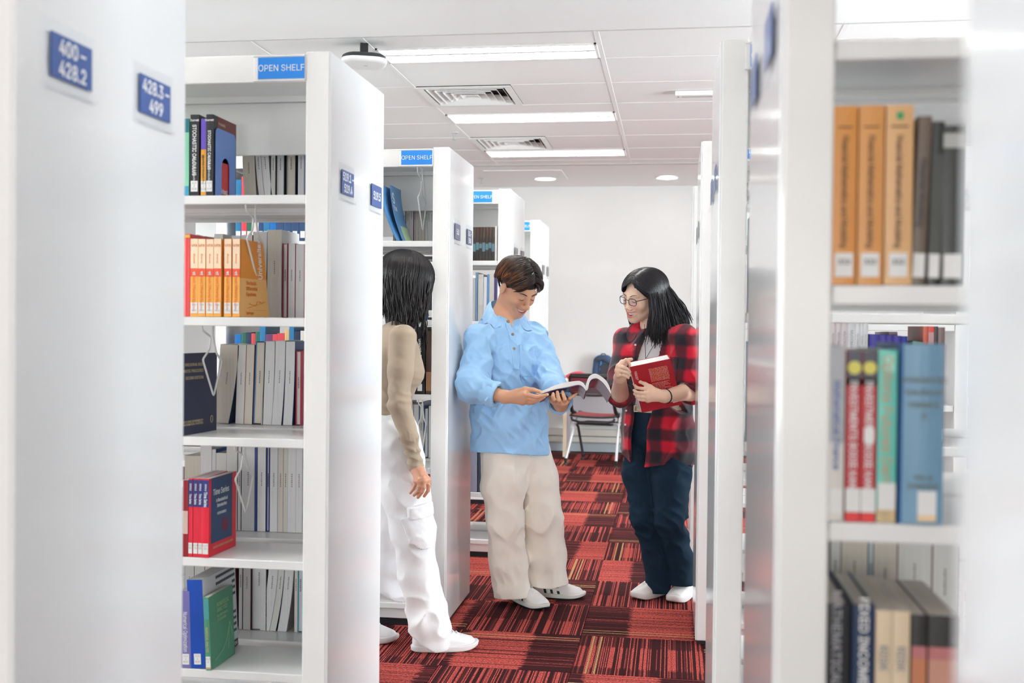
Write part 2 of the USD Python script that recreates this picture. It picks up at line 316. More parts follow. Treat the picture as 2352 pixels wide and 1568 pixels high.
def loft(rings, cap=True):
    n = len(rings[0]); v = np.vstack(rings); i = np.arange(len(rings)-1)[:, None]; j = np.arange(n)[None]
    a0 = i*n+j; a1 = i*n+(j+1) % n; f = np.vstack([np.stack([a0, a1, a1+n], -1).reshape(-1, 3), np.stack([a0, a1+n, a0+n], -1).reshape(-1, 3)])
    if cap:
        m = len(v); v = np.vstack([v, rings[0].mean(0), rings[-1].mean(0)]); J = np.arange(n)
        f = np.vstack([f, np.stack([np.full(n, m), (J+1) % n, J], 1), np.stack([np.full(n, m+1), (len(rings)-1)*n+J, (len(rings)-1)*n+(J+1) % n], 1)])
    return v, f
obj('shell', loft([sq(.80, 2.608), sq(.93, 2.612), sq(1, 2.622), sq(1, 2.632)]), M['steel'], t, smooth=50)
obj('rim', loft([sq(1.0, 2.632), sq(.97, 2.646), sq(.85, 2.655)]), C((.05, .055, .06), .4), t, smooth=50)
obj('bracket', [cbx(-.03, .03, -.025, .025, 2.655, 2.672), cbx(-.02, .02, -.02, .02, 2.67, HC)], C((.02, .02, .022), .4), t)
obj('logo', [bx(.0, .02, -.004, .004, 2.6068, 2.608)], M['grey'], t)
t = thing('ceiling_sensor_strip', 'slim white ceiling strip fitting beside the right bookcases', 'strip fitting', (.30, 6.80, 0))
obj('housing', cbx(-.30, .30, -.045, .045, HC-.028, HC, .003), M['steel'], t)
obj('inset', bx(-.26, .28, -.02, .02, HC-.0295, HC-.027), C((.55, .53, .5), .4), t)
obj('lamp', lathe([(0, -.0302), (.006, -.0302), (.006, -.027)], 10, (-.28, 0, HC)), C((.25, .02, .02), .3), t)
# ---------------------------------------------------------------- bookcases
LEV_B = [1.647, 1.306, .968, .627, .311]; LEV_C = [1.645, 1.310, .994, .680, .362]; LEV_R = [1.655, 1.347, 1.047, .735, .42]
BASE = .10; PAN = .56; LEV_Q = [1.672, 1.331, .993, .652, .336]
def bookcase(label, xe, y0, side, bays, levels, signs=None, open_sign=True, POST=.073):
    t = thing('bookcase', label, 'bookcase')
    def S(s0, s1): a, b = xe + side*s0, xe + side*s1; return (min(a, b), max(a, b))
    L = POST + .915*bays + .05*(bays-1)
    obj('upright', cbx(*S(.005, POST), y0, y0+PAN, .022, 2.04, .003), M['steel'], t)
    obj('end_panel', cbx(*S(0, .012), y0+.002, y0+PAN-.002, .022, 2.038, .0025), M['panel'], t)
    obj('kick', bx(*S(.012, L), y0+.03, y0+PAN-.03, 0, .03), M['dark'], t)
    for b in range(bays):
        s0 = POST + b*.965; s1 = s0 + .915
        if b: obj('upright', cbx(*S(s0-.05, s0), y0+.004, y0+PAN-.004, .022, 1.96, .002), M['steel'], t)
        obj('plinth', cbx(*S(s0, s1-.012), y0+.022, y0+PAN-.022, .03, .078, .002), M['steel'], t)
        for k, z in enumerate(levels + [BASE]):
            for n, (ya, yb) in enumerate(((y0+.006, y0+.25), (y0+.31, y0+PAN-.006))):
                lip = ya if n == 0 else yb-.012
                obj('shelf_board', [cbx(*S(s0+.001, s1-.001), ya+.0005, yb-.0005, z-.012, z, .0015), cbx(*S(s0+.001, s1-.001), ya, ya+.012, z-.025, z-.0005, .002), cbx(*S(s0+.001, s1-.001), yb-.012, yb, z-.025, z-.0005, .002)], M['shelf'], t)
        obj('back_plate', cbx(*S(s0, s1), y0+.272, y0+.286, 1.80, 1.958, .002), M['steel'], t)
    obj('canopy', [bx(*S(POST, L), y0+.004, y0+PAN-.004, 2.022, 2.033), bx(*S(POST, L), y0+.004, y0+.255, 1.972, 1.985), bx(*S(POST, L), y0+.30, y0+PAN-.004, 1.972, 1.985)], M['steel'], t)
    obj('fascia', cbx(*S(POST, L), y0+.001, y0+.012, 1.958, 2.034, .002), M['steel'], t)
    obj('fascia', cbx(*S(POST, L), y0+PAN-.012, y0+PAN-.001, 1.958, 2.034, .002), M['steel'], t)
    obj('canopy_lip', cbx(*S(POST, L), y0+.245, y0+.257, 1.955, 1.985, .002), M['steel'], t)
    if open_sign:
        xa, xb = S(POST+.003, POST+.137); y = y0-.0035
        if open_sign == 'far': xa, xb = xa-.03, xb-.03
        h = obj('sign_holder', [cbx(xa-.012, xb+.001, y0-.003, y0+.002, 1.960, 2.032, .001), cbx(xa-.014, xb+.001, y0-.006, y0, 2.027, 2.031, .001), cbx(xa-.014, xb+.001, y0-.006, y0, 1.9595, 1.9635, .001)], M['steel'], t)
        p = obj('sign_plate', cbx(xa, xb, y-.0015, y+.001, 1.9665, 2.0255, .0005), M['blue'], t, label='blue OPEN SHELF plate')
        obj('lettering', text('OPEN SHELF', .0172, ((xa+xb)/2, y-.0016, 1.9875), (1, 0, 0), (0, 0, 1), False, .0006, 'c', .93), M['white'], p)
    for (ya, lines, mat) in (signs or []):
        x = xe - side*.0005; d = -side                       # sign faces the aisle
        xd = (0, -d if False else (1 if side < 0 else -1), 0)
        yA, yB = y0+ya, y0+ya+.118; zz0, zz1 = 1.661, 1.729
        def slab(a, b, ca, cb, za, zb):
            u = sorted((x + d*a, x + d*b)); return (u[0], u[1], ca, cb, za, zb)
        sg = obj('number_sign', cbx(*slab(.003, .0048, yA, yB, zz0, zz1), .0008), mat, t, label=f'call number sign {" ".join(lines)}' if lines else 'small call number sign')
        obj('holder', [cbx(*slab(0, .0028, yA-.018, yB+.012, 1.640, 1.748), .0008)], M['acrylic'], sg)
        obj('holder_lip', [tube([(x+d*.006, yA-.018, 1.646), (x+d*.009, yA-.012, 1.641), (x+d*.009, yB+.004, 1.641), (x+d*.006, yB+.012, 1.646)], .003, 6)], M['acrylic'], sg)
        n = len(lines)
        for q, s in enumerate(lines):
            hh = .0225 if n == 2 else .024
            zc = 1.695 + (.016 if q == 0 else -.0165)*(n == 2) - hh/2
            obj('lettering', text(s, hh, (x + d*.0049, (yA+yB)/2, zc), xd, (0, 0, 1), True, .0006, 'c', .92), M['white'], sg)
    return t
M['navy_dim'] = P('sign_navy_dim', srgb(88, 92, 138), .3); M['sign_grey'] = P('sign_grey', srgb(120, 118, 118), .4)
LX, RX = -.935, .107
bookcase('nearest left white bookcase with call numbers 400 to 499 on its glossy end panel', LX, 1.459, -1, 1, LEV_B, [(.085, ['400 –', '428.2'], M['navy']), (.365, ['428.3 –', '499'], M['navy'])])
bookcase('second left white bookcase with call numbers 519.1 to 519.5 on its end panel', LX, 2.93, -1, 2, LEV_B, [(.088, ['519.1 –', '519.4'], M['navy']), (.40, ['519.5'], M['navy'])])
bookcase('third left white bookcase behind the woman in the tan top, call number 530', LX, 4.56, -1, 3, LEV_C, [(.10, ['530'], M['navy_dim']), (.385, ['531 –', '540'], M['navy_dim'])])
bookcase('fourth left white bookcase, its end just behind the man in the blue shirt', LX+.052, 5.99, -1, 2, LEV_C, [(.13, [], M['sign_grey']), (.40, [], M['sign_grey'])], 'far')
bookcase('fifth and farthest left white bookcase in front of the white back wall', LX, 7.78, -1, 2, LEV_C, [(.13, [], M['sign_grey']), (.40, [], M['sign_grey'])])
bookcase('nearest right white bookcase, only its blurred end panel at the picture edge', RX+.026, -.02, 1, 1, LEV_R, [], False)
bookcase('second right white bookcase with orange and red books, blurred in the foreground', RX+.025, 1.43, 1, 2, LEV_R, [(.085, [], M['navy']), (.365, [], M['navy'])], True, .0665)
bookcase('third right white bookcase seen edge on between blurred foreground and plaid shirt', RX+.0085, 2.92, 1, 3, LEV_Q, [(.085, [], M['navy']), (.365, [], M['navy'])])
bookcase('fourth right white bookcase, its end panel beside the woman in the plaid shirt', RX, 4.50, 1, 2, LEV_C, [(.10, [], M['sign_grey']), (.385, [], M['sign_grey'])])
bookcase('fifth and farthest right white bookcase, a thin strip behind the plaid shirt', RX-.006, 5.93, 1, 1, LEV_C, [], False)

# ---------------------------------------------------------------- wire book supports under the boards
KITE = [(0, .012), (.004, -.012), (.060, -.030), (.052, -.066), (.008, -.092), (.082, -.196), (.136, -.100), (.098, -.076), (.072, -.022), (.078, .012)]
def wire(label, x, y, z, sc=1.0, flip=1):
    t = thing('wire_book_support', label, 'book support', (x, y, z), 0, 'wire book supports')
    P3 = np.array([(0, p*sc, q*sc) for p, q in KITE]); P3[:, 1] *= flip
    out = [P3[0]]
    for i in range(1, len(P3)-1):                             # rounded bends
        a, b, c = P3[i-1], P3[i], P3[i+1]; r = min(.008, np.linalg.norm(a-b)*.4, np.linalg.norm(c-b)*.4)
        p, q = b + (a-b)/np.linalg.norm(a-b)*r, b + (c-b)/np.linalg.norm(c-b)*r
        out += [p, (p+q)/4 + b/2, q]
    out.append(P3[-1])
    obj('wire_loop', tube(out, .0030, 7), M['wire'], t, smooth=60)
    obj('slide_clip', cbx(-.006, .006, -.012, .09, .008, .012, .001), M['steel'], t)
wire('white wire book support hanging in front of the orange paperbacks', -1.19, 2.955, 1.620)
wire('white wire book support hanging over the navy hardback', -1.325, 2.97, 1.281, 1.05)
wire('white wire book support hanging over the red and navy statistics paperback', -1.222, 2.962, .943, 1.05)
wire('white wire book support under the open shelf sign of the third left bookcase', -1.085, 4.60, 1.955, 1.3)
wire('white wire book support in front of grey page blocks beside the tan sleeve', -1.075, 4.61, .965, 1.15)
wire('white wire book support at the right end over the lowest visible shelf, edge on', -1.022, 3.00, .602, 1.0)
wire('white wire book support seen through the near bookcase above the middle shelf', -1.78, 4.60, 1.283, 1.1)

# ---------------------------------------------------------------- books
def slabz(x0, x1, y0, y1, z0, z1, n):
    zs = np.linspace(z0, z1, n+1); r = np.array([(x0, y0), (x1, y0), (x1, y1), (x0, y1)])
    return loft([np.c_[r, np.full(4, z)] for z in zs])
def book(label, group, x, y, z, w, h, d, cover, pages='pages', front=True, hard=False, lean=0.0, bend=0.0, yaw=0.0, sticker=True, bands=(), title=None, tcol='white', th=None, ts=None, tz=.55, stamp=False, cat='book', call=None, bold=True):
    """x: left edge at the base, y: spine (front) or fore edge (not front) of the book, z: the board under it; lean in radians to the right."""
    if not hard and bend: label = label
    t = thing('book', label, cat, (x, y, z+.001), yaw, group)
    c = .0028 if hard else .0009; o = .003 if hard else 0.0; n = 6 if bend else 1
    def warp(m):
        v, f = vf(m); v = v.copy(); u = v[:, 2]/h
        if bend: v[:, 0] += bend*(1-u)**2*np.clip(abs(u*0+1), 0, 1)
        if lean: ca, sa = math.cos(lean), math.sin(lean); x_, z_ = v[:, 0].copy(), v[:, 2].copy(); px = w if lean > 0 else 0; v[:, 0] = (x_-px)*ca + z_*sa + px; v[:, 2] = -(x_-px)*sa + z_*ca
        return v, f
    ya, yb = (0, d)
    sp = .004
    if front:                                                  # rounded spine to the reader
        k = 5; xs = np.linspace(0, w, k+1); bul = .0025*np.sin(np.pi*np.linspace(0, 1, k+1)) if hard else .0008*np.sin(np.pi*np.linspace(0, 1, k+1))
        outer = [(a, -b) for a, b in zip(xs, bul)]
        ring = outer + [(w, d), (w-c, d), (w-c, sp), (c, sp), (c, d), (0, d)]
    else:
        ring = [(0, 0), (c, 0), (c, d-sp), (w-c, d-sp), (w-c, 0), (w, 0), (w, d), (0, d)]
    from shapely.geometry import Polygon
    zs = np.linspace(0, h, n+1)
    m = trimesh.creation.extrude_polygon(Polygon(ring), h, engine='earcut')
    if bend:
        m = m.slice_plane([0, 0, 0], [0, 0, 1]) if False else m
        R = [np.c_[np.array(ring), np.full(len(ring), q)] for q in zs]; m = loft(R, False)
        cap = trimesh.creation.extrude_polygon(Polygon(ring), .0004, engine='earcut'); m = join([m, move(cap, (0, 0, h-.0004)), cap])
    obj('cover', warp(m), cover if not isinstance(cover, tuple) else C(cover, .4), t)
    py0, py1 = (sp, d-o) if front else (o, d-sp)
    obj('page_block', warp(slabz(c, w-c, py0, py1, o, h-o, n)), M[pages], t)
    yy = -.0012 - (.0025 if hard else 0)
    for q, (z0, z1, col) in enumerate(bands):
        if front: obj('spine_band', warp(slabz(.0005, w-.0005, yy, .002, z0*h, z1*h, 1)), C(col, .4), t)
    if front and sticker:
        sw = min(w*.86, .020); sx = w/2
        sk = obj('shelf_label', warp(slabz(sx-sw/2, sx+sw/2, yy-.0005, .001, h*.045, h*.045+.030, 1)), M['sticker'], t)
        if call:
            for q, s in enumerate(call): obj('print', warp(text(s, .0052, (sx, yy-.0006, h*.045+.021-.008*q), (1, 0, 0), (0, 0, 1), False, .0002, 'c')), M['grey'], sk)
    if title and front:
        hh = th or w*.5
        m = text(title, hh, (w/2-hh*.5, yy-.0003, h*tz), (0, 0, -1), (1, 0, 0), bold, .0004, 'c', ts or 1.0)
        obj('spine_title', warp(m), M[tcol], t)
    if stamp and not front:
        obj('stamp', warp(join([bx(w*.5-.0012+.0004*math.sin(k*2.1), w*.5+.0012, -.0004, .001, h*(.50+.022*k), h*(.515+.022*k)) for k in range(7)])), C((.18, .18, .18), .8), t)
    return t
def X(px, y, Y): return float(at(px, y, Y)[0])
def span(p0, p1, y, Y): a, b = X(p0, y, Y), X(p1, y, Y); return a, b-a
ORD = 'first second third fourth fifth sixth seventh eighth ninth tenth eleventh twelfth thirteenth fourteenth fifteenth sixteenth seventeenth eighteenth nineteenth twentieth'.split()
SH = ['top', 'second', 'third', 'fourth', 'bottom']
Yb = 2.938
# second left bookcase, front of the shelves -------------------------------------------------
z = LEV_B[0]; g = 'books on the top shelf of the second left bookcase'
x, w = span(420, 434, 350, Yb); book('pale green book at the left edge of the top shelf, mostly hidden', g, x, Yb, z, w, .215, .16, srgb(140, 214, 180), bands=[(.0, .12, srgb(60, 160, 200)), (.82, 1, srgb(40, 120, 130))], sticker=False)
for i, (a, b) in enumerate(((437, 457), (473.5, 489))):
    x, w = span(a, b, 350, Yb)
    t = book('black book with white capital spine lettering, ' + ('left of the purple and yellow one' if i == 0 else 'right behind the blue metal bookend'), g, x, Yb, z, w, .226, .165, srgb(40, 42, 48), title='STOCHASTIC CALCULUS', th=w*.42, ts=.78, tz=.56, call=['519', '2', 'DUR'])
    obj('author', text('Durrett', .0058, (w/2, -.0016, .207), (1, 0, 0), (0, 0, 1), True, .0004, 'c'), M['white'], t)
    obj('subtitle', text('A Practical Introduction', .0058, (w/2-.003, -.0016, .073), (0, 0, -1), (1, 0, 0), False, .0004, 'c', .85), M['white'], t)
    if i == 1:
        t2 = t
        obj('cover_panel', bx(w, w+.0004, .03, .164, .10, .2258), C(srgb(120, 40, 36), .4), t)
        obj('cover_panel', bx(w, w+.0005, .10, .164, .10, .19), C(srgb(70, 60, 58), .4), t)
        obj('cover_title', text('STOCHASTIC', .016, (w+.0006, .155, .135), (0, 1, 0), (0, 0, 1), True, .0004, 'r', .8), M['white'], t)
        obj('cover_panel', bx(w, w+.0004, .03, .15, .0, .12), C(srgb(210, 40, 45), .35), t)
        obj('cover_author', text('Richard', .013, (w+.0006, .05, .012), (0, 1, 0), (0, 0, 1), True, .0004, 'l', .8), M['white'], t)
        obj('cover_subtitle', text('Probability', .008, (w+.0006, .035, .203), (0, 1, 0), (0, 0, 1), False, .0004, 'l', .9), C((.7, .5, .4)), t)
x, w = span(461, 473, 350, Yb)
t = book('slim purple and yellow book between the two black ones', g, x, Yb+.002, z, w, .214, .16, srgb(232, 166, 60), bands=[(.60, .999, srgb(108, 84, 190))], title='Essentials of Stochastic Proc', th=w*.34, tcol='brown' if 'brown' in M else 'ink', tz=.33, ts=.8, call=['519', '2', 'DUR'])
# horse-head publisher mark, a simple chess knight
def knight(s): return prism([(0, 0), (.8*s, 0), (.8*s, .12*s), (.7*s, .2*s), (.72*s, .7*s), (.5*s, .98*s), (.42*s, .88*s), (.1*s, .62*s), (.0, .45*s), (.1*s, .38*s), (.32*s, .5*s), (.38*s, .4*s), (.15*s, .2*s), (.0, .12*s)], -.0003, .0003)
obj('mark', move(knight(.010), (w*.12, -.0016, .105)), C(srgb(150, 100, 40)), t)
# blue bookend
bz = thing('metal_bookend', 'cornflower blue metal bookend with arched cut-out on the top shelf', 'bookend', (float(X(490, 350, Yb))+.001, Yb+.012, z+.001))
from shapely.geometry import Polygon as PG, Point as PT, box as SB
pl = rrect(0, .140, -.03, .192, .016).intersection(SB(0, 0, .14, .3)).difference(SB(.040, 0, .098, .085).union(PT(.069, .085).buffer(.029)))
obj('plate', prism(pl, 0, .0018, 'x'), P('bookend_blue', srgb(112, 152, 226), .4), bz)
obj('foot', bx(0, .012, .045, .095, 0, .0012), P('bookend_foot', srgb(112, 152, 226), .4), bz)
z = LEV_B[1]; g = 'orange paperbacks on the second shelf'
x, w = span(423, 437, 630, Yb); book('red hardback at the left end of the orange paperbacks', 'books beside the orange paperbacks', x, Yb, z, w, .232, .2, srgb(232, 60, 62), hard=True, sticker=False, bands=[(.955, .99, srgb(220, 180, 80))])
M['orange_ink'] = P('print_orange', srgb(222, 112, 40), .5)
for i, (a, b) in enumerate(((437.5, 455), (455.3, 472), (473.5, 490.5), (491, 508), (515, 531.5), (534, 551))):
    x, w = span(a, b, 630, Yb); last = i == 5
    t = book(f'{ORD[i]} of six orange paperbacks with red emblem band, counted from the left', g, x, Yb, z, w, .219-.0006*(i % 3), .155, srgb(250, 178, 84), bend=.05 if False else 0, bands=[(.62, .999, srgb(250, 222, 190)), (.515, .62, srgb(244, 92, 66))], title='Stochastic Differential Equations', th=w*.36, ts=.66, tz=.33, tcol='orange_ink', call=['519', '2', 'OKS'], bold=False)
    obj('series_code', text('UTX', .0062, (w/2, -.0016, .197), (1, 0, 0), (0, 0, 1), True, .0004, 'c'), M['orange_ink'], t)
    obj('author', text('Øksendal', .0045, (w/2-.002, -.0016, .163), (0, 0, -1), (1, 0, 0), False, .0003, 'c'), M['orange_ink'], t)
    obj('mark', move(knight(.0115), (w/2-.0048, -.0016, .117)), M['white'], t)
    if last:                                                   # its curling front cover, bowed out to the right
        cols = []; N = 14
        def cv(u, v): return (w + .0008 + .024*(u**1.6)*(1-v*.82) + .004*u, u*.152, v*.2185)
        def sheet(u0, u1, v0, v1, off, nm, mat):
            U, Vv = np.linspace(u0, u1, N), np.linspace(v0, v1, N)
            g0 = np.array([[cv(a2, b2) for b2 in Vv] for a2 in U]); g1 = g0 + V(off, 0, 0); i0 = np.arange(N-1)[:, None]*N + np.arange(N-1)[None]
            f0 = np.stack([np.stack([i0, i0+N, i0+N+1], -1), np.stack([i0, i0+N+1, i0+1], -1)]).reshape(-1, 3)
            obj(nm, join([(g1.reshape(-1, 3), f0), (g0.reshape(-1, 3), f0[:, ::-1])]), mat, t, smooth=True)
        sheet(0, 1, 0, 1, .0006, 'front_cover', C(srgb(240, 186, 112), .45)); sheet(.0, 1, .5, 1, .0011, 'cover_panel', C(srgb(236, 150, 48), .45))
        def onc(m, off):
            v, f = vf(m); u, q = v[:, 1]/.152, v[:, 2]/.2185
            return np.array([cv(a2, b2) for a2, b2 in zip(u, q)]) + np.stack([v[:, 0]+off, 0*u, 0*u], 1), f
        obj('cover_series', onc(text('Universitext', .022, (0, .128, .108), (0, 0, 1), (0, -1, 0), True, .0004, 'l', .72), .0016), M['white'], t)
        for q, s in enumerate(('Stochastic', 'Differential', 'Equations')): obj('cover_title', onc(text(s, .0105, (0, .035, .092-.016*q), (0, 1, 0), (0, 0, 1), False, .0004, 'l', .85), .0012), M['orange_ink'], t)
        cu = np.cumsum(np.random.RandomState(3).randn(24)*.006 + .0018); pt = [(0, .05+.0035*k, .03+max(0, cu[k])*.5) for k in range(24)]
        obj('cover_diagram', onc(join([tube(pt, .0006, 4), tube([(0, .045, .026), (0, .14, .045)], .0006, 4), tube([(0, .05, .02), (0, .14, .02)], .0003, 4)]), .0012), M['orange_ink'], t)
        obj('cover_publisher', onc(text('Springer', .0085, (0, .035, .008), (0, 1, 0), (0, 0, 1), False, .0004, 'l', .9), .0012), M['orange_ink'], t)
z = LEV_B[2]
x = float(at(414, 900, Yb)[0])
t = book('large navy hardback turned to show its front cover on the middle shelf', 'books on the middle shelf of the second left bookcase', x-.03, Yb-.006, z, .03, .232, .20, srgb(38, 48, 74), hard=True, sticker=False, yaw=-.14)
M['gold'] = P('print_gold', srgb(196, 178, 140), .5)
for s, hh, q in (('SHELDON M. ROSS', .0085, .196), ('STOCHASTIC PROCESSES', .0085, .178), ('SECOND EDITION', .0085, .158)): obj('cover_print', text(s, hh, (.0305, .125, q), (0, 1, 0), (0, 0, 1), False, .0004, 'r', .9), M['gold'], t)
for s, q in (('WILEY SERIES IN PROBABILITY', .034), ('AND MATHEMATICAL STATISTICS', .026)): obj('cover_print', text(s, .0062, (.0305, .125, q), (0, 1, 0), (0, 0, 1), False, .0004, 'r', .8), M['gold'], t)
obj('emblem', tube([(.0306, .172+.006*math.cos(a), .036+.010*math.sin(a)) for a in np.linspace(0, 2*np.pi, 20, endpoint=False)], .0008, 4, closed=True), M['gold'], t)
z = LEV_B[3]; g = 'red and navy paperbacks on the fourth shelf'
x, w = span(420, 432, 1190, Yb); book('dark red book at the left end of the fourth shelf', 'books beside the red and navy paperbacks', x, Yb, z, w, .216, .2, srgb(150, 24, 34), bands=[(.3, .6, srgb(210, 180, 170))], sticker=False)
for i, (a, b) in enumerate(((433, 442.5), (444, 454.5), (455, 465.5), (466, 480.5))):
    x, w = span(a, b, 1190, Yb)
    t = book(f'{ORD[i]} of four red and navy statistics paperbacks, counted from the left', g, x, Yb-.002*(i == 3), z, w, .222, .175, srgb(226, 30, 58), bands=[(.64, .985, srgb(44, 64, 130))], title='Time Series', th=w*.5, ts=.6, tz=.74, yaw=-.05*(i == 3), call=['519', '55'])
    obj('author', text('DIGGLE', .0048, (w/2-.002, -.0016, .198), (0, 0, -1), (1, 0, 0), True, .0003, 'c', .8), M['white'], t)
    if i == 3:
        obj('cover_panel', bx(w, w+.0005, .014, .148, .036, .2215), C(srgb(22, 62, 108), .35), t)
        for s, hh, q, yy in (('Time Series', .0165, .172, .075), ('A Biostatistical', .0095, .150, .08), ('Introduction', .0095, .135, .08), ('PETER DIGGLE', .0072, .113, .08)): obj('cover_print', text(s, hh, (w+.0007, yy, q), (0, 1, 0), (0, 0, 1), False, .0004, 'c', .8), M['white'], t)
        obj('cover_disc', prism(PT(.10, .078).buffer(.021), w+.0003, w+.0009, 'x'), C(srgb(110, 36, 72), .5), t)
        obj('cover_print', text('OXFORD SCIENCE PUBLICATIONS', .0062, (w+.0007, .09, .020), (0, 1, 0), (0, 0, 1), False, .0004, 'c', .9), M['gold'], t)
z = LEV_B[4]; g = 'books on the lowest visible shelf of the second left bookcase'
x, w = span(415, 441, 1450, Yb); book('lilac paperback with white spine title on the lowest visible shelf', g, x, Yb, z, w, .218, .19, srgb(122, 116, 176), title='Numerical Optimization', th=w*.36, ts=.62, tz=.47, lean=-.02, call=['519', '6', 'NOC'], bold=False)
x, w = span(441, 476, 1450, Yb)
t = book('thick royal blue book between the lilac and green ones', g, x-.004, Yb, z, w, .250, .235, srgb(16, 74, 176), lean=-.05, call=['519', '4', 'BUR'])
th = -.05
def leanp(m): v, f = vf(m); v = v.copy(); ca, sa = math.cos(th), math.sin(th); x_, z_ = v[:, 0].copy(), v[:, 2].copy(); v[:, 0] = x_*ca + z_*sa; v[:, 2] = -x_*sa + z_*ca; return v, f
obj('front_cover', leanp(bx(w, w+.0008, .002, .234, 0, .2495)), C(srgb(226, 228, 232), .4), t)
dots = []
for r in range(11):
    for c2 in range(12):
        if r > 1 and c2 < 10: continue
        if 5 <= r <= 6: continue
        dots.append(prism(PT(.095+.0115*c2, .236-.0185*r if r < 5 else .236-.0185*r).buffer(.0052, quad_segs=3), w+.0006, w+.0013, 'x'))
obj('cover_dots', leanp(join(dots)), C(srgb(24, 34, 66), .4), t, kind='stuff')
obj('cover_band', leanp(bx(w, w+.0011, .12, .234, .0, .022)), C(srgb(30, 36, 50), .4), t)
obj('cover_print', leanp(text('PEARSON', .010, (w+.0013, .225, .006), (0, 1, 0), (0, 0, 1), False, .0004, 'r')), M['white'], t)
x, w = span(477, 489, 1450, Yb)
t = book('green paperback on numerical analysis leaning at the right of the lowest shelf', g, x+.001, Yb-.012, z, w, .206, .162, srgb(78, 150, 118), pages='pages_warm', lean=-.045, yaw=-.02, bands=[(.70, .97, srgb(78, 160, 160)), (.02, .06, srgb(200, 170, 130))], title='NUMERICAL ANALYSIS', th=w*.42, ts=.7, tz=.42, tcol='gold', call=['519', '4'])
th = -.045
M['mint_ink'] = P('print_mint', srgb(160, 206, 160), .5)
for s, hh, q in (('NUMERICAL', .0125, .166), ('ANALYSIS', .0125, .150), ('the Mathematics', .0085, .136), ('of Computing', .0085, .124)): obj('cover_print', leanp(text(s, hh, (w+.0006, .05, q), (0, 1, 0), (0, 0, 1), False, .0004, 'l', .8)), M['mint_ink'], t)
obj('cover_diagram', leanp(join([tube([(w+.0006, .03, .02), (w+.0006, .08, .035), (w+.0006, .11, .06), (w+.0006, .135, .105), (w+.0006, .15, .06)], .0006, 4), tube([(w+.0006, .12, .03), (w+.0006, .13, .105)], .0004, 4)])), M['mint_ink'], t)
# second left bookcase, back of the shelves: page blocks towards the camera --------------------
def back_row(px, py, level, li, Yf, where, heights=None, seed=0, thick=None):
    rg = random.Random(seed)
    for i, it in enumerate(px):
        a, b = it[0], it[1]; o = it[2] if len(it) > 2 else {}
        x, w = span(a, b, py, Yf); h = o.get('h', rg.uniform(.225, .265)); col = o.get('c') or rg.choice([srgb(225, 225, 228), srgb(70, 74, 86), srgb(200, 205, 215), srgb(140, 60, 60), srgb(60, 90, 140), srgb(215, 210, 200)])
        book(f'{ORD[i]} grey page block from left, {where}', 'page blocks, ' + where, x, Yf, level, w*.985, h, .16+.03*rg.random(), col, o.get('p') or rg.choice(['pages', 'pages', 'pages_cool', 'pages_warm']), front=False, hard=o.get('hard', False), lean=o.get('lean', 0), bend=o.get('bend', 0), stamp=o.get('st', True), sticker=False)
N2 = 'the second left bookcase'
K = dict
back_row([(556, 584, K(bend=.012)), (584, 598, K(bend=.022, p='pages_cool')), (598, 615, K(bend=.022, p='pages_cool')), (622, 633, K(c=(.02, .02, .02), p='pages', h=.25)), (634, 654, K(hard=True, p='pages_cool', c=(.02, .02, .03))), (657, 680, K(hard=True, p='pages_warm', c=(.03, .03, .04))), (684, 699, K(p='pages_cool'))], 400, LEV_B[0], 0, 3.33, 'top rear shelf of ' + N2, seed=1)
back_row([(430, 452), (452, 470), (470, 492), (492, 512), (512, 532), (532, 552), (552, 580), (581, 614, K(h=.272, bend=-.006)), (614, 647, K(h=.278, p='pages_warm', c=srgb(225, 225, 225))), (649, 661, K(h=.235, c=srgb(150, 30, 50), hard=True, p='pages_cool')), (662, 678, K(h=.235, p='pages_cool', c=srgb(200, 120, 130))), (679, 699, K(h=.232, p='pages_cool', c=srgb(190, 120, 140)))], 630, LEV_B[1], 1, 3.33, 'second rear shelf of ' + N2, seed=2)
back_row([(497, 540, K(h=.250, lean=.055, p='pages_warm', bend=-.02)), (541, 561, K(h=.252, lean=.03)), (561, 580, K(h=.252, p='pages_warm', lean=.03)), (582, 605, K(h=.262, c=srgb(36, 110, 170), hard=True, lean=.03)), (607, 632, K(h=.264, bend=-.010, p='pages_cool', c=srgb(40, 60, 80))), (632, 656, K(h=.266, bend=-.012, p='pages_cool')), (656, 678, K(h=.264, bend=-.008, p='pages_cool')), (680, 692, K(h=.235, c=srgb(196, 24, 60), hard=True))], 850, LEV_B[2], 2, 3.33, 'third rear shelf of ' + N2, seed=3)
back_row([(424, 460), (460, 486, K(h=.28)), (486, 496, K(c=srgb(40, 90, 160))), (496, 520), (520, 545, K(h=.285)), (546, 554, K(c=(.02, .02, .02), h=.285)), (555, 585, K(h=.29)), (585, 590, K(c=srgb(60, 80, 160), h=.285, hard=True)), (591, 611, K(h=.29, p='pages_cool')), (612, 619, K(c=srgb(40, 50, 130), h=.286, hard=True)), (620, 638, K(h=.288, p='pages_cool')), (638, 651, K(h=.288, p='pages_warm')), (651, 661, K(h=.288, p='pages_warm')), (661, 680, K(h=.288, p='pages_cool')), (680, 694, K(h=.288, p='pages_cool'))], 1120, LEV_B[3], 3, 3.34, 'fourth rear shelf of ' + N2, seed=4)
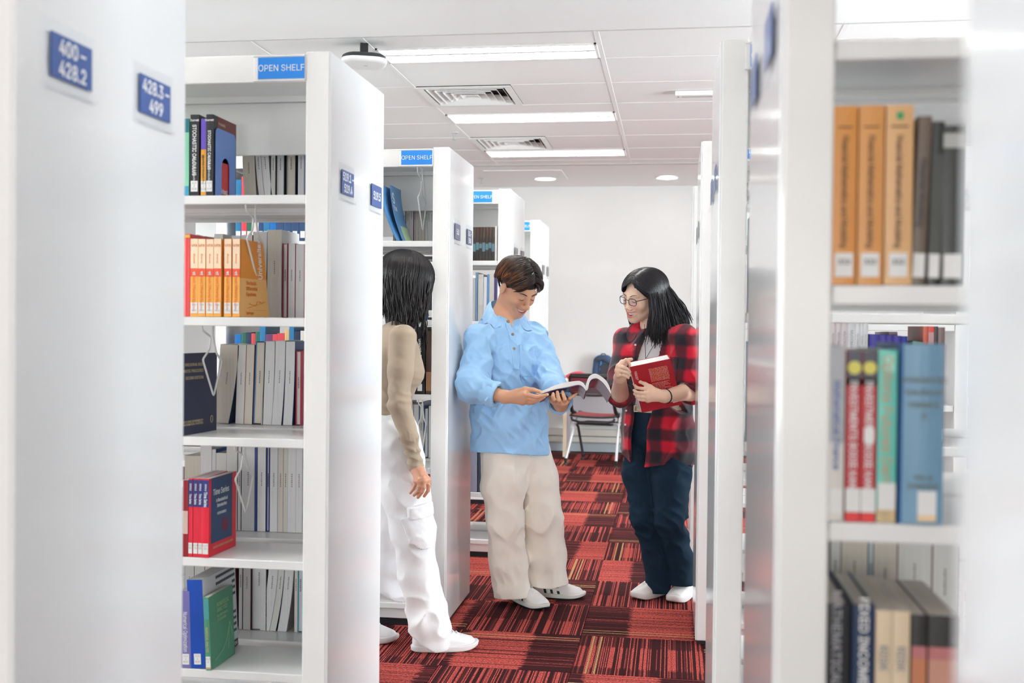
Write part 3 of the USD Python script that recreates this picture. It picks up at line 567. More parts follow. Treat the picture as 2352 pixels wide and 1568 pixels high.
back_row([(424, 446, K(c=srgb(60, 110, 110))), (446, 470, K(c=srgb(150, 110, 60))), (470, 500), (500, 540), (548, 557, K(c=(.02, .02, .03), h=.27)), (558, 576, K(h=.262)), (577, 613, K(h=.285, p='pages_cool', c=(.03, .02, .04), hard=True)), (618, 640, K(h=.27, bend=-.03, p='pages_cool')), (640, 655, K(h=.27, bend=-.03)), (655, 676, K(h=.27, bend=-.025, p='pages_cool')), (676, 684, K(c=srgb(150, 90, 40), h=.262)), (684, 696, K(h=.26, p='pages_cool', c=srgb(60, 160, 190), hard=True))], 1380, LEV_B[4], 4, 3.34, 'fifth rear shelf of ' + N2, seed=5)
# third left bookcase ------------------------------------------------------------------------
Yc = 4.568; N3 = 'third left bookcase'
g = 'books on the front shelves of the third left bookcase'
book('blue leaning cover with white letters on the top shelf of the third left bookcase', g, X(874, 500, Yc), Yc+.01, LEV_C[0], .012, .235, .17, srgb(74, 140, 200), bend=.07, sticker=False)
t = thing('booklet', 'light blue booklet with white letters bowed against the near end panel', 'booklet', (X(892, 500, Yc), Yc+.03, LEV_C[0]+.001), 0, g)
NN = 12; us = np.linspace(0, 1, NN)
def bow(m):
    v, f = vf(m); u = v[:, 2]/.24; v = v.copy(); v[:, 0] += .058*(1-u)**1.8 - .002; v[:, 1] += 0; return v, f
sheet = slabz(0, .003, 0, .18, 0, .24, 14); obj('cover', bow(sheet), C(srgb(82, 148, 206), .35), t)
for s, hh, q in (('S', .045, .165), ('You', .022, .135)): obj('cover_print', bow(text(s, hh, (.0032, .012, q), (0, 1, 0), (0, 0, 1), True, .0005, 'l')), M['white'], t)
obj('cover_patch', bow(slabz(.003, .0036, .05, .17, .0, .07, 5)), C(srgb(190, 220, 170), .4), t)
back_row([(903, 909, K(c=srgb(40, 40, 70))), (910, 924, K(p='pages_warm')), (925, 932, K(c=srgb(36, 40, 80), h=.22)), (933, 940), (940, 950, K(p='pages_cool')), (951, 954, K(c=srgb(120, 40, 50))), (954, 962, K(p='pages_warm')), (962, 968, K(p='pages_warm')), (968, 976, K(p='pages_warm')), (976, 983, K(c=srgb(90, 160, 120), p='pages_cool')), (983, 988, K(p='pages_cool')), (988, 995, K(p='pages_cool'))], 520, LEV_C[0], 0, 4.93, 'top rear shelf of the ' + N3, seed=6)
def front_row(items, y, z, Y, grp, lab):
    for i, (a, b, h, col, o) in enumerate(items):
        x, w = span(a, b, y, Y); book(lab[i] if isinstance(lab, list) else lab % ORD[i], grp, x, Y, z, w*.98, h, o.pop('d', .19), col, **o)
front_row([(900, 925, .24, srgb(60, 58, 70), K()), (926, 946, .23, srgb(80, 84, 120), K()), (947, 958, .24, srgb(44, 44, 60), K()), (959, 972, .17, srgb(70, 70, 84), K(lean=.2, sticker=False)), (975, 983, .235, srgb(62, 110, 196), K(sticker=False)), (984, 995, .22, srgb(60, 56, 66), K())], 680, LEV_C[1], Yc, g, ['dark grey book behind the black hair on the second shelf', 'slate blue book behind the black hair on the second shelf', 'near black book beside the black hair on the second shelf', 'leaning charcoal booklet right of the black hair', 'bright blue spine just right of the black hair', 'dark spine at the right end of the shelf behind the black hair'])
t = thing('hanging_magazine', 'black magazine lying overhead under the shelf behind the black hair', 'magazine', (X(962, 572, Yc), Yc+.04, LEV_C[0]-.075), 0, g)
obj('cover', rotz(cbx(-.05, .05, 0, .2, 0, .012, .001), .1), C(srgb(40, 38, 44), .35), t); obj('emblem', lathe([(0, -.0006), (.014, -.0006), (.014, .001)], 16, (.02, .04, 0)), C(srgb(150, 150, 160)), t)
xs_ = [(938, 950, .27, srgb(28, 28, 34), K(title='University Physics', th=.010, ts=.7)), (953, 977, .285, srgb(26, 26, 32), K(title='University Physics', th=.013, ts=.75, tz=.62)), (978.5, 996, .27, srgb(70, 52, 44), K(bands=[(.05, .35, srgb(150, 110, 80))], sticker=False))]
front_row(xs_, 830, LEV_C[2], Yc, g, ['slim black textbook partly hidden by the tan top', 'thick black physics textbook beside the tan top', 'dark brown textbook at the shelf end beside the tan top'])
front_row([(896, 915, .2, srgb(60, 60, 70), K(d=.16)), (916, 937, .24, srgb(50, 44, 60), K(d=.16))], 830, LEV_C[2], Yc, g, ['grey book hidden behind the tan top', 'dark violet book hidden behind the tan top'])
back_row([(900, 914), (914, 926), (926, 938), (938, 950, K(p='pages_warm')), (950, 962), (962, 974, K(hard=True)), (974, 984, K(c=srgb(40, 60, 110), hard=True)), (984, 996, K(p='pages'))], 1000, LEV_C[3], 3, 4.92, 'fourth rear shelf of the ' + N3, seed=7)
front_row([(870, 889, .19, srgb(190, 44, 46), K(d=.2))], 1220, LEV_C[4], Yc, g, ['red book low on the third left bookcase beside white cargo trousers'])
# spines of the third bookcase seen through the second one
rg = random.Random(11)
pal = [srgb(40, 70, 120), srgb(30, 50, 80), srgb(0, 110, 190), srgb(214, 70, 80), srgb(230, 226, 220), srgb(60, 60, 70), srgb(110, 60, 110), srgb(36, 120, 170), srgb(226, 190, 130), srgb(30, 100, 80)]
for li in range(4):
    x = -1.885; i = 0
    while x < -1.42 and i < 20:
        w = rg.uniform(.018, .036); h = rg.uniform(.24, .285)
        if li == 0 and x > -1.72: w, h, col = .034, .26, srgb(44, 74, 118)
        elif li == 3 and -1.72 < x: w, h, col = (.05, .25, srgb(30, 60, 150)) if x > -1.62 else (.02, .25, srgb(226, 200, 150))
        else: col = rg.choice(pal)
        book(f'{ORD[i]} book from left, {SH[li]} shelf seen through the second left bookcase', f'spines on the {SH[li]} shelf seen through the gaps', x, Yc, LEV_C[li] if li < 3 else LEV_C[4], w-.001, h, .18, col, title={0: 'Hydrology', 1: 'SERWAY', 2: 'UNIVERSITY', 3: None}[li] if i % 3 == 0 and w > .025 and False else None, sticker=True, bands=[(.42, .46, (.7, .6, .6)), (.50, .54, (.7, .6, .6)), (.58, .62, (.7, .6, .6))] if li == 0 and x > -1.72 else ())
        x += w; i += 1
# fourth left bookcase
Yd = 6.0; g = 'books on the fourth left bookcase'
lab = '%s dark spine with pale blue base on the top shelf of the fourth left bookcase'
front_row([(1086+7.2*i, 1093+7.2*i, .185, srgb(62, 40, 34) if i % 3 else srgb(56, 50, 40), K(sticker=False, bands=[(.03, .26+.05*(i % 3), srgb(44, 40, 40)), (.27+.05*(i % 3), .50+.04*(i % 2), srgb(84, 116, 128)), (.56, .70, srgb(44, 36, 34))])) for i in range(7)], 570, LEV_C[0], Yd, 'dark spines on the fourth left bookcase', lab)
front_row([(1136.6, 1141.6, .19, srgb(222, 216, 214), K(sticker=False))], 570, LEV_C[0], Yd, g, ['white spine at the end of the dark spines on the fourth left bookcase'])
front_row([(1086, 1091.5, .24, srgb(190, 190, 192), K(sticker=False)), (1092, 1097, .27, srgb(110, 140, 170), K(sticker=False)), (1098, 1110, .26, srgb(196, 194, 188), K(sticker=False, bands=[(.35, .9, srgb(206, 204, 200))])), (1110.5, 1118, .245, srgb(220, 220, 226), K(sticker=False)), (1118.5, 1123, .26, srgb(90, 140, 196), K(sticker=False)), (1123.5, 1135, .262, srgb(200, 198, 192), K(sticker=False)), (1135.5, 1142, .27, srgb(70, 60, 120), K(sticker=False))], 690, LEV_C[1], Yd, g, ['pale grey spine left end of the second shelf above the blue shoulder', 'slim steel blue spine above the blue shoulder', 'wide cream spine above the blue shoulder', 'white spine above the blue shoulder', 'slim sky blue spine above the blue shoulder', 'ivory spine behind the dark brown hair', 'violet spine at the end of the shelf behind the brown hair'])
front_row([(1080, 1096, .25, srgb(150, 152, 172), K(sticker=False)), (1098, 1112, .25, srgb(60, 74, 92), K(sticker=False))], 1090, LEV_C[4], Yd, g, ['grey lilac book low on the fourth left bookcase beside the beige trousers', 'slate book low on the fourth left bookcase behind the beige trousers'])
# second right bookcase: blurred books ---------------------------------------------------------
Yr = 1.442; g = 'orange volumes on the upper shelf at right'
M['amber_ink'] = P('print_brown', srgb(110, 76, 40), .5)
for i, (a, b, col) in enumerate(((1913, 1967, srgb(226, 150, 62)), (1971, 2029, srgb(228, 158, 82)), (2033, 2096, srgb(232, 182, 126)))):
    x, w = span(a, b, 450, Yr)
    t = book(f'{ORD[i]} tall orange volume from the left on the upper right shelf', g, x, Yr, LEV_R[1], w, .226, .17, col, sticker=False, title='Financial Mathematics and Modeling', th=.0075, ts=.8, tz=.52, tcol='amber_ink')
    k = obj('shelf_label', bx(w/2-.011, w/2+.011, -.0022, 0, .010, .040), M['sticker'], t)
    obj('print', text('332', .006, (w/2, -.0024, .026), (1, 0, 0), (0, 0, 1), True, .0003, 'c'), M['ink'], k)
    obj('series_line', bx(.006, w-.006, -.0016, 0, .198, .2), M['amber_ink'], t)
    if i == 2: obj('mark', bx(w/2-.004, w/2+.004, -.0016, 0, .208, .217), C(srgb(30, 160, 90)), t)
g = 'books on the upper right shelf'
x, w = span(2097, 2128, 450, Yr)
t = book('grey brown book leaning beside the orange volumes', g, x, Yr+.004, LEV_R[1], w, .212, .17, srgb(112, 96, 82), lean=.03, sticker=True, title='Financial Modeling', th=.007, tcol='ink')
x, w = span(2134, 2162, 450, Yr); book('black book with white strip beside the grey brown one', g, x, Yr+.004, LEV_R[1], w, .205, .17, srgb(34, 38, 34), lean=.02, bands=[(.2, .8, srgb(60, 62, 58))])
x, w = span(2166, 2215, 450, Yr); book('black and white book at the blurred edge of the upper right shelf', g, x, Yr+.004, LEV_R[1], w, .2, .17, srgb(38, 40, 38), bands=[(.86, .95, srgb(180, 180, 176))])
z = LEV_R[2]; g = 'books on the middle right shelf'
x, w = span(1905, 1939, 1000, Yr); book('grey and white book against the upright on the middle right shelf', g, x, Yr, z, w, .222, .17, srgb(226, 222, 216), bands=[(.45, .999, srgb(176, 178, 184))], title='Mathematical Finance', th=.008, tcol='navy', tz=.55)
for i, (a, b) in enumerate(((1943, 1977), (1979, 2012))):
    x, w = span(a, b, 1000, Yr)
    t = book(('left' if i == 0 else 'right') + ' one of two red books with yellow dots' + (' and a white spot' if i else ''), 'red books with yellow dots', x, Yr, z, w, .216, .17, srgb(198, 30, 46), sticker=False, bands=[(.80, .999, srgb(66, 66, 84)), (.80, .84, srgb(196, 196, 180)), (.0, .05, srgb(232, 40, 40))], title='INVESTMENTS BODIE KANE', th=.0085, ts=.9, tz=.5)
    obj('yellow_dot', move(prism(PT(0, 0).buffer(w*.46), -.0030, -.0015), (w/2, 0, .195)), C(srgb(224, 216, 100)), t)
    obj('shelf_label', bx(w/2-.009, w/2+.009, -.0022, 0, .012, .042), M['sticker'], t)
    if i: obj('white_spot', move(prism(rrect(-.0062, .0062, -.011, .011, .004), -.0026, -.001), (w/2, 0, .110)), M['white'], t)
x, w = span(2015, 2059, 1000, Yr); t = book('turquoise book with tan foot on the middle right shelf', g, x, Yr, z, w, .218, .17, srgb(110, 212, 196), sticker=False, bands=[(0, .09, srgb(220, 190, 140))], title='Options Futures Derivatives', th=.012, tcol='gold', tz=.48)
obj('shelf_label', bx(w/2-.010, w/2+.011, -.0022, 0, .016, .050), M['sticker'], t); obj('mark', bx(w*.35, w*.85, -.0016, 0, .19, .212), C(srgb(170, 236, 220)), t)
x, w = span(2064, 2158, 1000, Yr)
t = book('wide steel blue volume with gold title on the middle right shelf', g, x+.004, Yr-.004, z, w, .226, .17, srgb(116, 160, 190), sticker=False, hard=True)
obj('cover_edge', bx(-.0035, .0, .0, .17, 0, .226), C(srgb(20, 92, 158)), t)
for q, s in enumerate(('STOCHASTIC', 'CALCULUS', 'FINANCE')): obj('spine_title', text(s, .0060, (w/2, -.0042, .178-.0155*q), (1, 0, 0), (0, 0, 1), True, .0004, 'c'), C(srgb(120, 128, 118)), t)
for q, (s, zz) in enumerate((('II', .153-.02), ('VOL II', .056), ('SPRINGER', .045))): obj('spine_print', text(s, .0055, (w/2, -.0042, zz), (1, 0, 0), (0, 0, 1), True, .0004, 'c'), C(srgb(120, 128, 118)), t)
obj('shelf_label', bx(w/2-.006, w/2+.016, -.0046, 0, .008, .042), M['sticker'], t); obj('label_tab', bx(w/2-.006, w/2+.016, -.0047, 0, .004, .012), C(srgb(240, 210, 170)), t)
z = LEV_R[3]; g = 'books on the lower right shelf'
for i, (a, b, h, col, lab, o) in enumerate(((1890, 1952, .205, srgb(34, 36, 42), 'black volume with pale title at the left of the lower right shelf', K(title='MATHEMATICAL ECONOMICS', th=.011, tcol='grey', hard=True)),
    (1957, 2009, .205, srgb(42, 62, 96), 'navy volume with light blue title on the lower right shelf', K(title='FIXED INCOME SECURITIES', th=.011, hard=True, tcol='sticker')),
    (2011, 2049, .2, srgb(238, 216, 184), 'left one of two beige volumes on the lower right shelf', K(bands=[(0, .36, srgb(176, 160, 140))], title='RISK', th=.01, tcol='grey', tz=.7)),
    (2050, 2090, .2, srgb(238, 216, 184), 'right one of two beige volumes on the lower right shelf', K(bands=[(0, .36, srgb(176, 160, 140))], title='RISK', th=.01, tcol='grey', tz=.7)),
    (2093, 2129, .196, srgb(38, 34, 34), 'left one of two black volumes with orange stripe on the lower right shelf', K(bands=[(.0, .72, srgb(206, 130, 90)), (.72, .8, srgb(196, 120, 120))], sticker=False)),
    (2132, 2200, .196, srgb(38, 34, 34), 'right one of two black volumes with orange stripe on the lower right shelf', K(bands=[(.0, .72, srgb(206, 150, 130)), (.72, .8, srgb(196, 120, 120))], sticker=False)))):
    x, w = span(a, b, 1480, Yr); book(lab, g, x, Yr, z, w*.985, h, .2, col, 'pages_warm', **o)
back_row([(1905, 1930, K(c=(.03, .05, .06), h=.29)), (1931, 1992, K(h=.29)), (1994, 2003, K(c=srgb(120, 180, 220), h=.285)), (2004, 2060, K(h=.275)), (2060, 2140, K(h=.29)), (2140, 2200, K(h=.28))], 1400, LEV_R[3], 3, 1.80, 'lower rear shelf of the second right bookcase', seed=9)
# third right bookcase seen through the second
Yq = 2.93; z = LEV_Q[2]; ser = 'white series volumes seen through the right bookcase'
pxs = [(1908, 1919), (1919.4, 1932), (1932.4, 1947), (1947.4, 1964), (1964.4, 1975), (1975.4, 1983), (1983.4, 1993)]
for i, (a, b) in enumerate(pxs):
    x, w = span(a, b, 790, Yq); book(f'{ORD[i]} thin white series volume with small spine title seen through the right bookcase', ser, x, Yq, z, w, .312, .2, srgb(224, 226, 230) if i > 2 else srgb(226, 214, 218), sticker=False, title='MyCOMA2', th=w*.42, tz=.86, tcol='grey', bold=False)
    
for i, (a, b) in enumerate(((1996, 2018), (2018.5, 2036), (2036.5, 2050), (2050.5, 2068), (2068.5, 2084))):
    x, w = span(a, b, 800, Yq); book(f'{ORD[i]} violet blue hardback seen through the right bookcase above the turquoise book', 'violet hardbacks at right', x, Yq, z, w, .284-.001*i, .19, srgb(64, 58, 150) if i < 4 else srgb(40, 44, 140), hard=True)
for i, (a, b, h, col, o, lab) in enumerate(((2066, 2094, .0, None, None, None), (2096, 2108, .268, srgb(90, 150, 120), K(sticker=False), 'left small green spine above the steel blue volume'), (2108.5, 2120, .266, srgb(96, 160, 126), K(sticker=False), 'right small green spine above the steel blue volume'), (2120.5, 2131, .306, srgb(196, 90, 70), K(), 'orange red spine above the steel blue volume'), (2131.5, 2145, .306, srgb(208, 70, 60), K(bands=[(.7, .95, srgb(190, 150, 150))]), 'red and grey spine above the steel blue volume'), (2145.5, 2154, .306, srgb(60, 54, 56), K(), 'charcoal spine above the steel blue volume'), (2154.5, 2170, .304, srgb(120, 100, 100), K(bands=[(0, .85, srgb(210, 120, 60))]), 'grey and orange spine at the far right gap'))):
    if h: x, w = span(a, b, 790, Yq); book(lab, 'mixed spines seen through the right bookcase', x, Yq, z, w, h, .19, col, **o)
x, w = span(2066, 2095, 790, Yq); book('glossy leaning album with purple picture seen through the right bookcase', 'mixed spines seen through the right bookcase', x, Yq+.05, z, w*.7, .29, .2, srgb(150, 130, 150), lean=-.06, bands=[(.8, .98, srgb(120, 70, 90))], sticker=False)
for i, (a, b, h, col) in enumerate(((1722, 1740, .26, srgb(30, 44, 86)), (1741, 1760, .25, srgb(60, 90, 130)))):
    for li in (1, 2):
        x, w = span(a, b, 700, Yq); book(('dark navy' if i == 0 else 'blue grey') + ' book at the aisle end of the ' + SH[li] + ' shelf behind the blurred panel', 'aisle end books of the third right bookcase', x+.004, Yq, LEV_Q[li], w, h, .19, col if li == 1 else srgb(60, 150, 180), sticker=False)
# ---------------------------------------------------------------- people: distance fields meshed into one skin
def solid(v, f):                           # faces turned outwards
    a, b, c = v[f[:, 0]]-v.mean(0), v[f[:, 1]]-v.mean(0), v[f[:, 2]]-v.mean(0)
    return (v, f if np.einsum('ij,ij->i', a, np.cross(b, c)).sum() > 0 else f[:, ::-1])
def smin(a, b, k): h = np.clip(.5 + .5*(b-a)/k, 0, 1); return b + (a-b)*h - k*h*(1-h)
def smax(a, b, k): return -smin(-a, -b, k)
def cone(p, a, b, ra, rb):
    a = np.asarray(a, float); ba = np.asarray(b, float)-a; pa = p-a
    t = np.clip(pa @ ba/np.dot(ba, ba), 0, 1); return np.linalg.norm(pa - t[:, None]*ba, axis=1) - (ra + (rb-ra)*t)
def chain(p, pts, k=.02):
    d = None
    for (a, ra), (b, rb) in zip(pts[:-1], pts[1:]):
        e = cone(p, a, b, ra, rb); d = e if d is None else smin(d, e, k)
    return d
def ball(p, c, r): return np.linalg.norm(p-np.asarray(c, float), axis=1) - r
def ell(p, c, r, R=None):
    q = p-np.asarray(c, float); q = q if R is None else q @ np.asarray(R).T
    r = np.asarray(r, float); k0 = np.linalg.norm(q/r, axis=1); k1 = np.linalg.norm(q/r**2, axis=1)
    return k0*(k0-1)/np.maximum(k1, 1e-6)
def ecap(p, a, b, ra, rb, side):           # ra, rb: (half width along side, half depth)
    a = np.asarray(a, float); ba = np.asarray(b, float)-a; L = np.linalg.norm(ba); T = ba/L
    S = np.asarray(side, float); S = S - T*np.dot(S, T); S /= np.linalg.norm(S); D = np.cross(T, S)
    pa = p-a; s = pa @ T; t = np.clip(s/L, 0, 1); ex = s - t*L
    A = ra[0] + (rb[0]-ra[0])*t; B = ra[1] + (rb[1]-ra[1])*t; E = np.minimum(A, B)
    u, w = pa @ S, pa @ D
    k0 = np.sqrt((u/A)**2 + (w/B)**2 + (ex/E)**2); k1 = np.sqrt((u/A**2)**2 + (w/B**2)**2 + (ex/E**2)**2)
    return k0*(k0-1)/np.maximum(k1, 1e-6)
def echain(p, nodes, side, k=.03):         # nodes: (point, half width, half depth)
    d = None
    for n0, n1 in zip(nodes[:-1], nodes[1:]):
        e = ecap(p, n0[0], n1[0], n0[1:], n1[1:], side); d = e if d is None else smin(d, e, k)
    return d
def obox(p, c, half, R, r=.0):             # rounded box, R rows = axes
    q = np.abs((p-np.asarray(c, float)) @ np.asarray(R).T) - (np.asarray(half, float)-r)
    return np.linalg.norm(np.maximum(q, 0), axis=1) + np.minimum(q.max(1), 0) - r
def nz(p, s, seed=0, oct=2):
    return meshkit.fbm(p*np.asarray(s, float) + 50, oct, seed) - .5
def iso(fn, lo, hi, h, B=6, slack=2.2):
    lo = np.asarray(lo, float); hi = np.asarray(hi, float)
    nb = np.maximum(1, np.ceil((hi-lo)/(h*B)).astype(int)); g = [lo[i] + (np.arange(nb[i])+.5)*h*B for i in range(3)]
    cc = np.stack(np.meshgrid(*g, indexing='ij'), -1); d = fn(cc.reshape(-1, 3)).reshape(nb)
    act = np.abs(d) < h*B*.87*slack + .004
    n = nb*B + 1; D = np.empty(n, np.float32); D[:-1, :-1, :-1] = np.where(d < 0, -1, 1).repeat(B, 0).repeat(B, 1).repeat(B, 2)
    D[-1] = 1; D[:, -1] = 1; D[:, :, -1] = 1
    mk = np.zeros(n, bool); a = act.repeat(B, 0).repeat(B, 1).repeat(B, 2); mk[:-1, :-1, :-1] |= a
    for s in ((1, 0, 0), (0, 1, 0), (0, 0, 1), (1, 1, 0), (1, 0, 1), (0, 1, 1), (1, 1, 1)):
        mk[s[0]:n[0]-1+s[0], s[1]:n[1]-1+s[1], s[2]:n[2]-1+s[2]] |= a
    ix = np.argwhere(mk); pts = lo + ix*h; val = np.empty(len(ix), np.float32)
    for i in range(0, len(ix), 150000): val[i:i+150000] = fn(pts[i:i+150000])
    D[mk] = val; D[0] = np.maximum(D[0], 1e-4); D[:, 0] = np.maximum(D[:, 0], 1e-4); D[:, :, 0] = np.maximum(D[:, :, 0], 1e-4)
    D[-1] = np.maximum(D[-1], 1e-4); D[:, -1] = np.maximum(D[:, -1], 1e-4); D[:, :, -1] = np.maximum(D[:, :, -1], 1e-4)
    s = D < 0; c = np.zeros(n-1, np.uint8); offs = [(i, j, k) for i in (0, 1) for j in (0, 1) for k in (0, 1)]
    for o in offs: c += s[o[0]:n[0]-1+o[0], o[1]:n[1]-1+o[1], o[2]:n[2]-1+o[2]]
    cell = np.argwhere((c > 0) & (c < 8)); M_ = len(cell); vid = np.full(n-1, -1, np.int32); vid[tuple(cell.T)] = np.arange(M_)
    cv = {o: D[cell[:, 0]+o[0], cell[:, 1]+o[1], cell[:, 2]+o[2]] for o in offs}
    acc = np.zeros((M_, 3)); cnt = np.zeros(M_)
    for o in offs:
        for ax in range(3):
            if o[ax]: continue
            q = list(o); q[ax] = 1; q = tuple(q); A, Bv = cv[o], cv[q]; x = (A < 0) != (Bv < 0)
            t = np.where(x, A/np.where(x, A-Bv, 1), 0); pt = np.repeat(np.array(o, float)[None], M_, 0); pt[:, ax] += t
            acc += pt*x[:, None]; cnt += x
    v = lo + (cell + acc/np.maximum(cnt, 1)[:, None])*h; fs = []
    for ax in range(3):
        b, cx_ = [(1, 2), (2, 0), (0, 1)][ax]
        sl0 = [slice(None)]*3; sl1 = [slice(None)]*3; sl0[ax] = slice(0, n[ax]-1); sl1[ax] = slice(1, n[ax])
        ch = s[tuple(sl0)] != s[tuple(sl1)]; e = np.argwhere(ch); e = e[(e[:, b] > 0) & (e[:, cx_] > 0) & (e[:, b] < n[b]-1) & (e[:, cx_] < n[cx_]-1)]
        def at_(db, dc): q = e.copy(); q[:, b] -= db; q[:, cx_] -= dc; return vid[tuple(q.T)]
        q = np.stack([at_(1, 1), at_(0, 1), at_(0, 0), at_(1, 0)], 1); fl = ~s[tuple(e.T)]; q[fl] = q[fl][:, ::-1]
        fs += [q[:, [0, 1, 2]], q[:, [0, 2, 3]]]
    f = np.vstack(fs); return v, f[(f >= 0).all(1)]
def tint(prim, col):                        # a colour per vertex
    UsdGeom.PrimvarsAPI(prim).CreatePrimvar('tint', Sdf.ValueTypeNames.Color3fArray, 'vertex').Set(Vt.Vec3fArray.FromNumpy(np.asarray(col, np.float32)))
def tinted(name, rough=.5, **k):
    return usdkit.material(stage, LK + name, {'a': ('attribute', {'attribute': 'tint'}), 'p': ('principled_bsdf', {'roughness': rough, **k})}, [('a.color', 'p.base_color')], surface='p.BSDF')
M['skin'] = tinted('skin', .5, subsurface_weight=.12, subsurface_scale=.004, specular_ior_level=.4)
M['hair'] = tinted('hair', .36, specular_ior_level=.30)
M['tooth'] = P('tooth_white', (.80, .77, .72), .3); M['lash'] = P('lash_dark', (.02, .014, .012), .5)
M['brow'] = P('brow_dark', (.045, .028, .022), .6)
def head_frame(phi, pitch, roll):
    f = V(math.sin(phi), -math.cos(phi), 0); r = np.cross(f, V(0, 0, 1)); u = V(0, 0, 1)
    f, u = f*math.cos(pitch) - u*math.sin(pitch), u*math.cos(pitch) + f*math.sin(pitch)
    r, u = r*math.cos(roll) + u*math.sin(roll), u*math.cos(roll) - r*math.sin(roll)
    return np.stack([r, f, u])              # rows: right, forward, up
MW = .0295
def mouth_u(x): return -.0640 + .0075*(x/MW)**2
def mouth_l(x): return -.0805 + .0235*(x/MW)**2
def face_y(x): return .0915 - .0155*(x/MW)**2
def lipcurve(fz, dy, n=9): return [V(x, face_y(x)+dy, fz(x)) for x in np.linspace(-MW, MW, n)]
def head_sdf(q, fem=0.0, smile=True):
    sc = 1.0; mir = q*V(-1, 1, 1)
    d = ell(q, (0, -.018, .035), (.0735, .092, .080))
    d = smin(d, ell(q, (0, .026, -.036), (.058-.002*fem, .060, .078)), .045)
    ax = np.abs(q[:, 0]); s = np.stack([ax, q[:, 1], q[:, 2]], 1)
    d = smin(d, cone(s, (.047-.003*fem, .005, -.056), (.012, .066, -.100), .018, .017), .030)
    d = smin(d, ball(q, (0, .073, -.101), .0145), .02)
    d = smin(d, ell(s, (.037+.001*fem, .060-.002*fem, -.030), (.024+.003*fem, .024, .022+.004*fem)), .020)
    d = smin(d, ell(s, (.026, .076, .019), (.026, .013, .009)), .018)
    d = smax(d, -ell(s, (.032, .104, -.001), (.018, .016, .0105)), .012)
    d = smin(d, ball(s, (.0315, .0745, -.002), .0158), .006)
    d = smin(d, cone(q, (0, .085, .010), (0, .105-.0085*fem, -.033), .0075, .0100-.0015*fem), .012)
    d = smin(d, ball(q, (0, .1055-.0085*fem, -.0375), .0115-.0022*fem), .009)
    d = smin(d, ell(s, (.0135, .0955, -.0415), (.0085, .011, .0075)), .006)
    d = smax(d, -ell(s, (.0065, .104, -.0500), (.0036, .006, .004)), .003)
    if smile:
        d = smin(d, ell(q, (0, .076, -.070), (.030, .019, .022)), .014)
        up, lo_ = lipcurve(lambda x: mouth_u(x)+.0028, .0005), lipcurve(lambda x: mouth_l(x)-.0030, .0002)
        x = q[:, 0]; cut = np.maximum(np.maximum(q[:, 2]-mouth_u(x), mouth_l(x)-q[:, 2]), np.abs(x)-MW); cut = np.maximum(cut, .070-q[:, 1])
        for L in (up, lo_):
            d = smin(d, chain(q, [(p_, .0036) for p_ in L], .002), .005)
        d = smax(d, -cut, .002)
        d = smax(d, -cone(s, (.031, .082, -.052), (.037, .070, -.072), .0018, .0018), .006)     # smile crease
    ear = ell(s, (.0765, -.010, -.010), (.0075, .0165, .0305), np.array([[.94, .0, .34], [0, 1, 0], [-.34, 0, .94]]) if False else None)
    ear = smax(ear, -ell(s, (.0835, -.006, -.006), (.005, .0095, .018)), .004)
    d = smin(d, ear, .006)
    return d
def skin_tint(q, base, lip, blush):
    c = np.tile(np.asarray(base, float), (len(q), 1))
    ax = np.abs(q[:, 0]); w = np.clip(1-np.linalg.norm((np.stack([ax, q[:, 1], q[:, 2]], 1)-V(.040, .075, -.034))/V(.024, .03, .02), axis=1), 0, 1)
    c = c*(1-.5*w[:, None]) + np.asarray(blush)*.5*w[:, None]
    x = q[:, 0]; front = (q[:, 1] > .062) & (np.abs(x) < MW+.003)
    up = front & (q[:, 2] > mouth_u(x)-.002) & (q[:, 2] < mouth_u(x)+.0075*(1-.55*(x/MW)**2)); lo_ = front & (q[:, 2] < mouth_l(x)+.002) & (q[:, 2] > mouth_l(x)-.0085*(1-.5*(x/MW)**2))
    c[up | lo_] = lip
    ins = front & (q[:, 2] < mouth_u(x)-.001) & (q[:, 2] > mouth_l(x)+.001) & (q[:, 1] < face_y(x)-.0035); c[ins] = (.10, .025, .025)
    return c
def lash(side, down=.5, n=9):               # closed or lowered lid line on the eyeball
    return [V(side*(.0315+.0135*t), .0745+math.sqrt(max(1e-6, .0163**2-(.0135*t)**2-(.006+.0016*t*t)**2*0-.0052**2)), -.002-.0058+.0042*t*t-.0015*t) for t in np.linspace(-1, 1, n)]
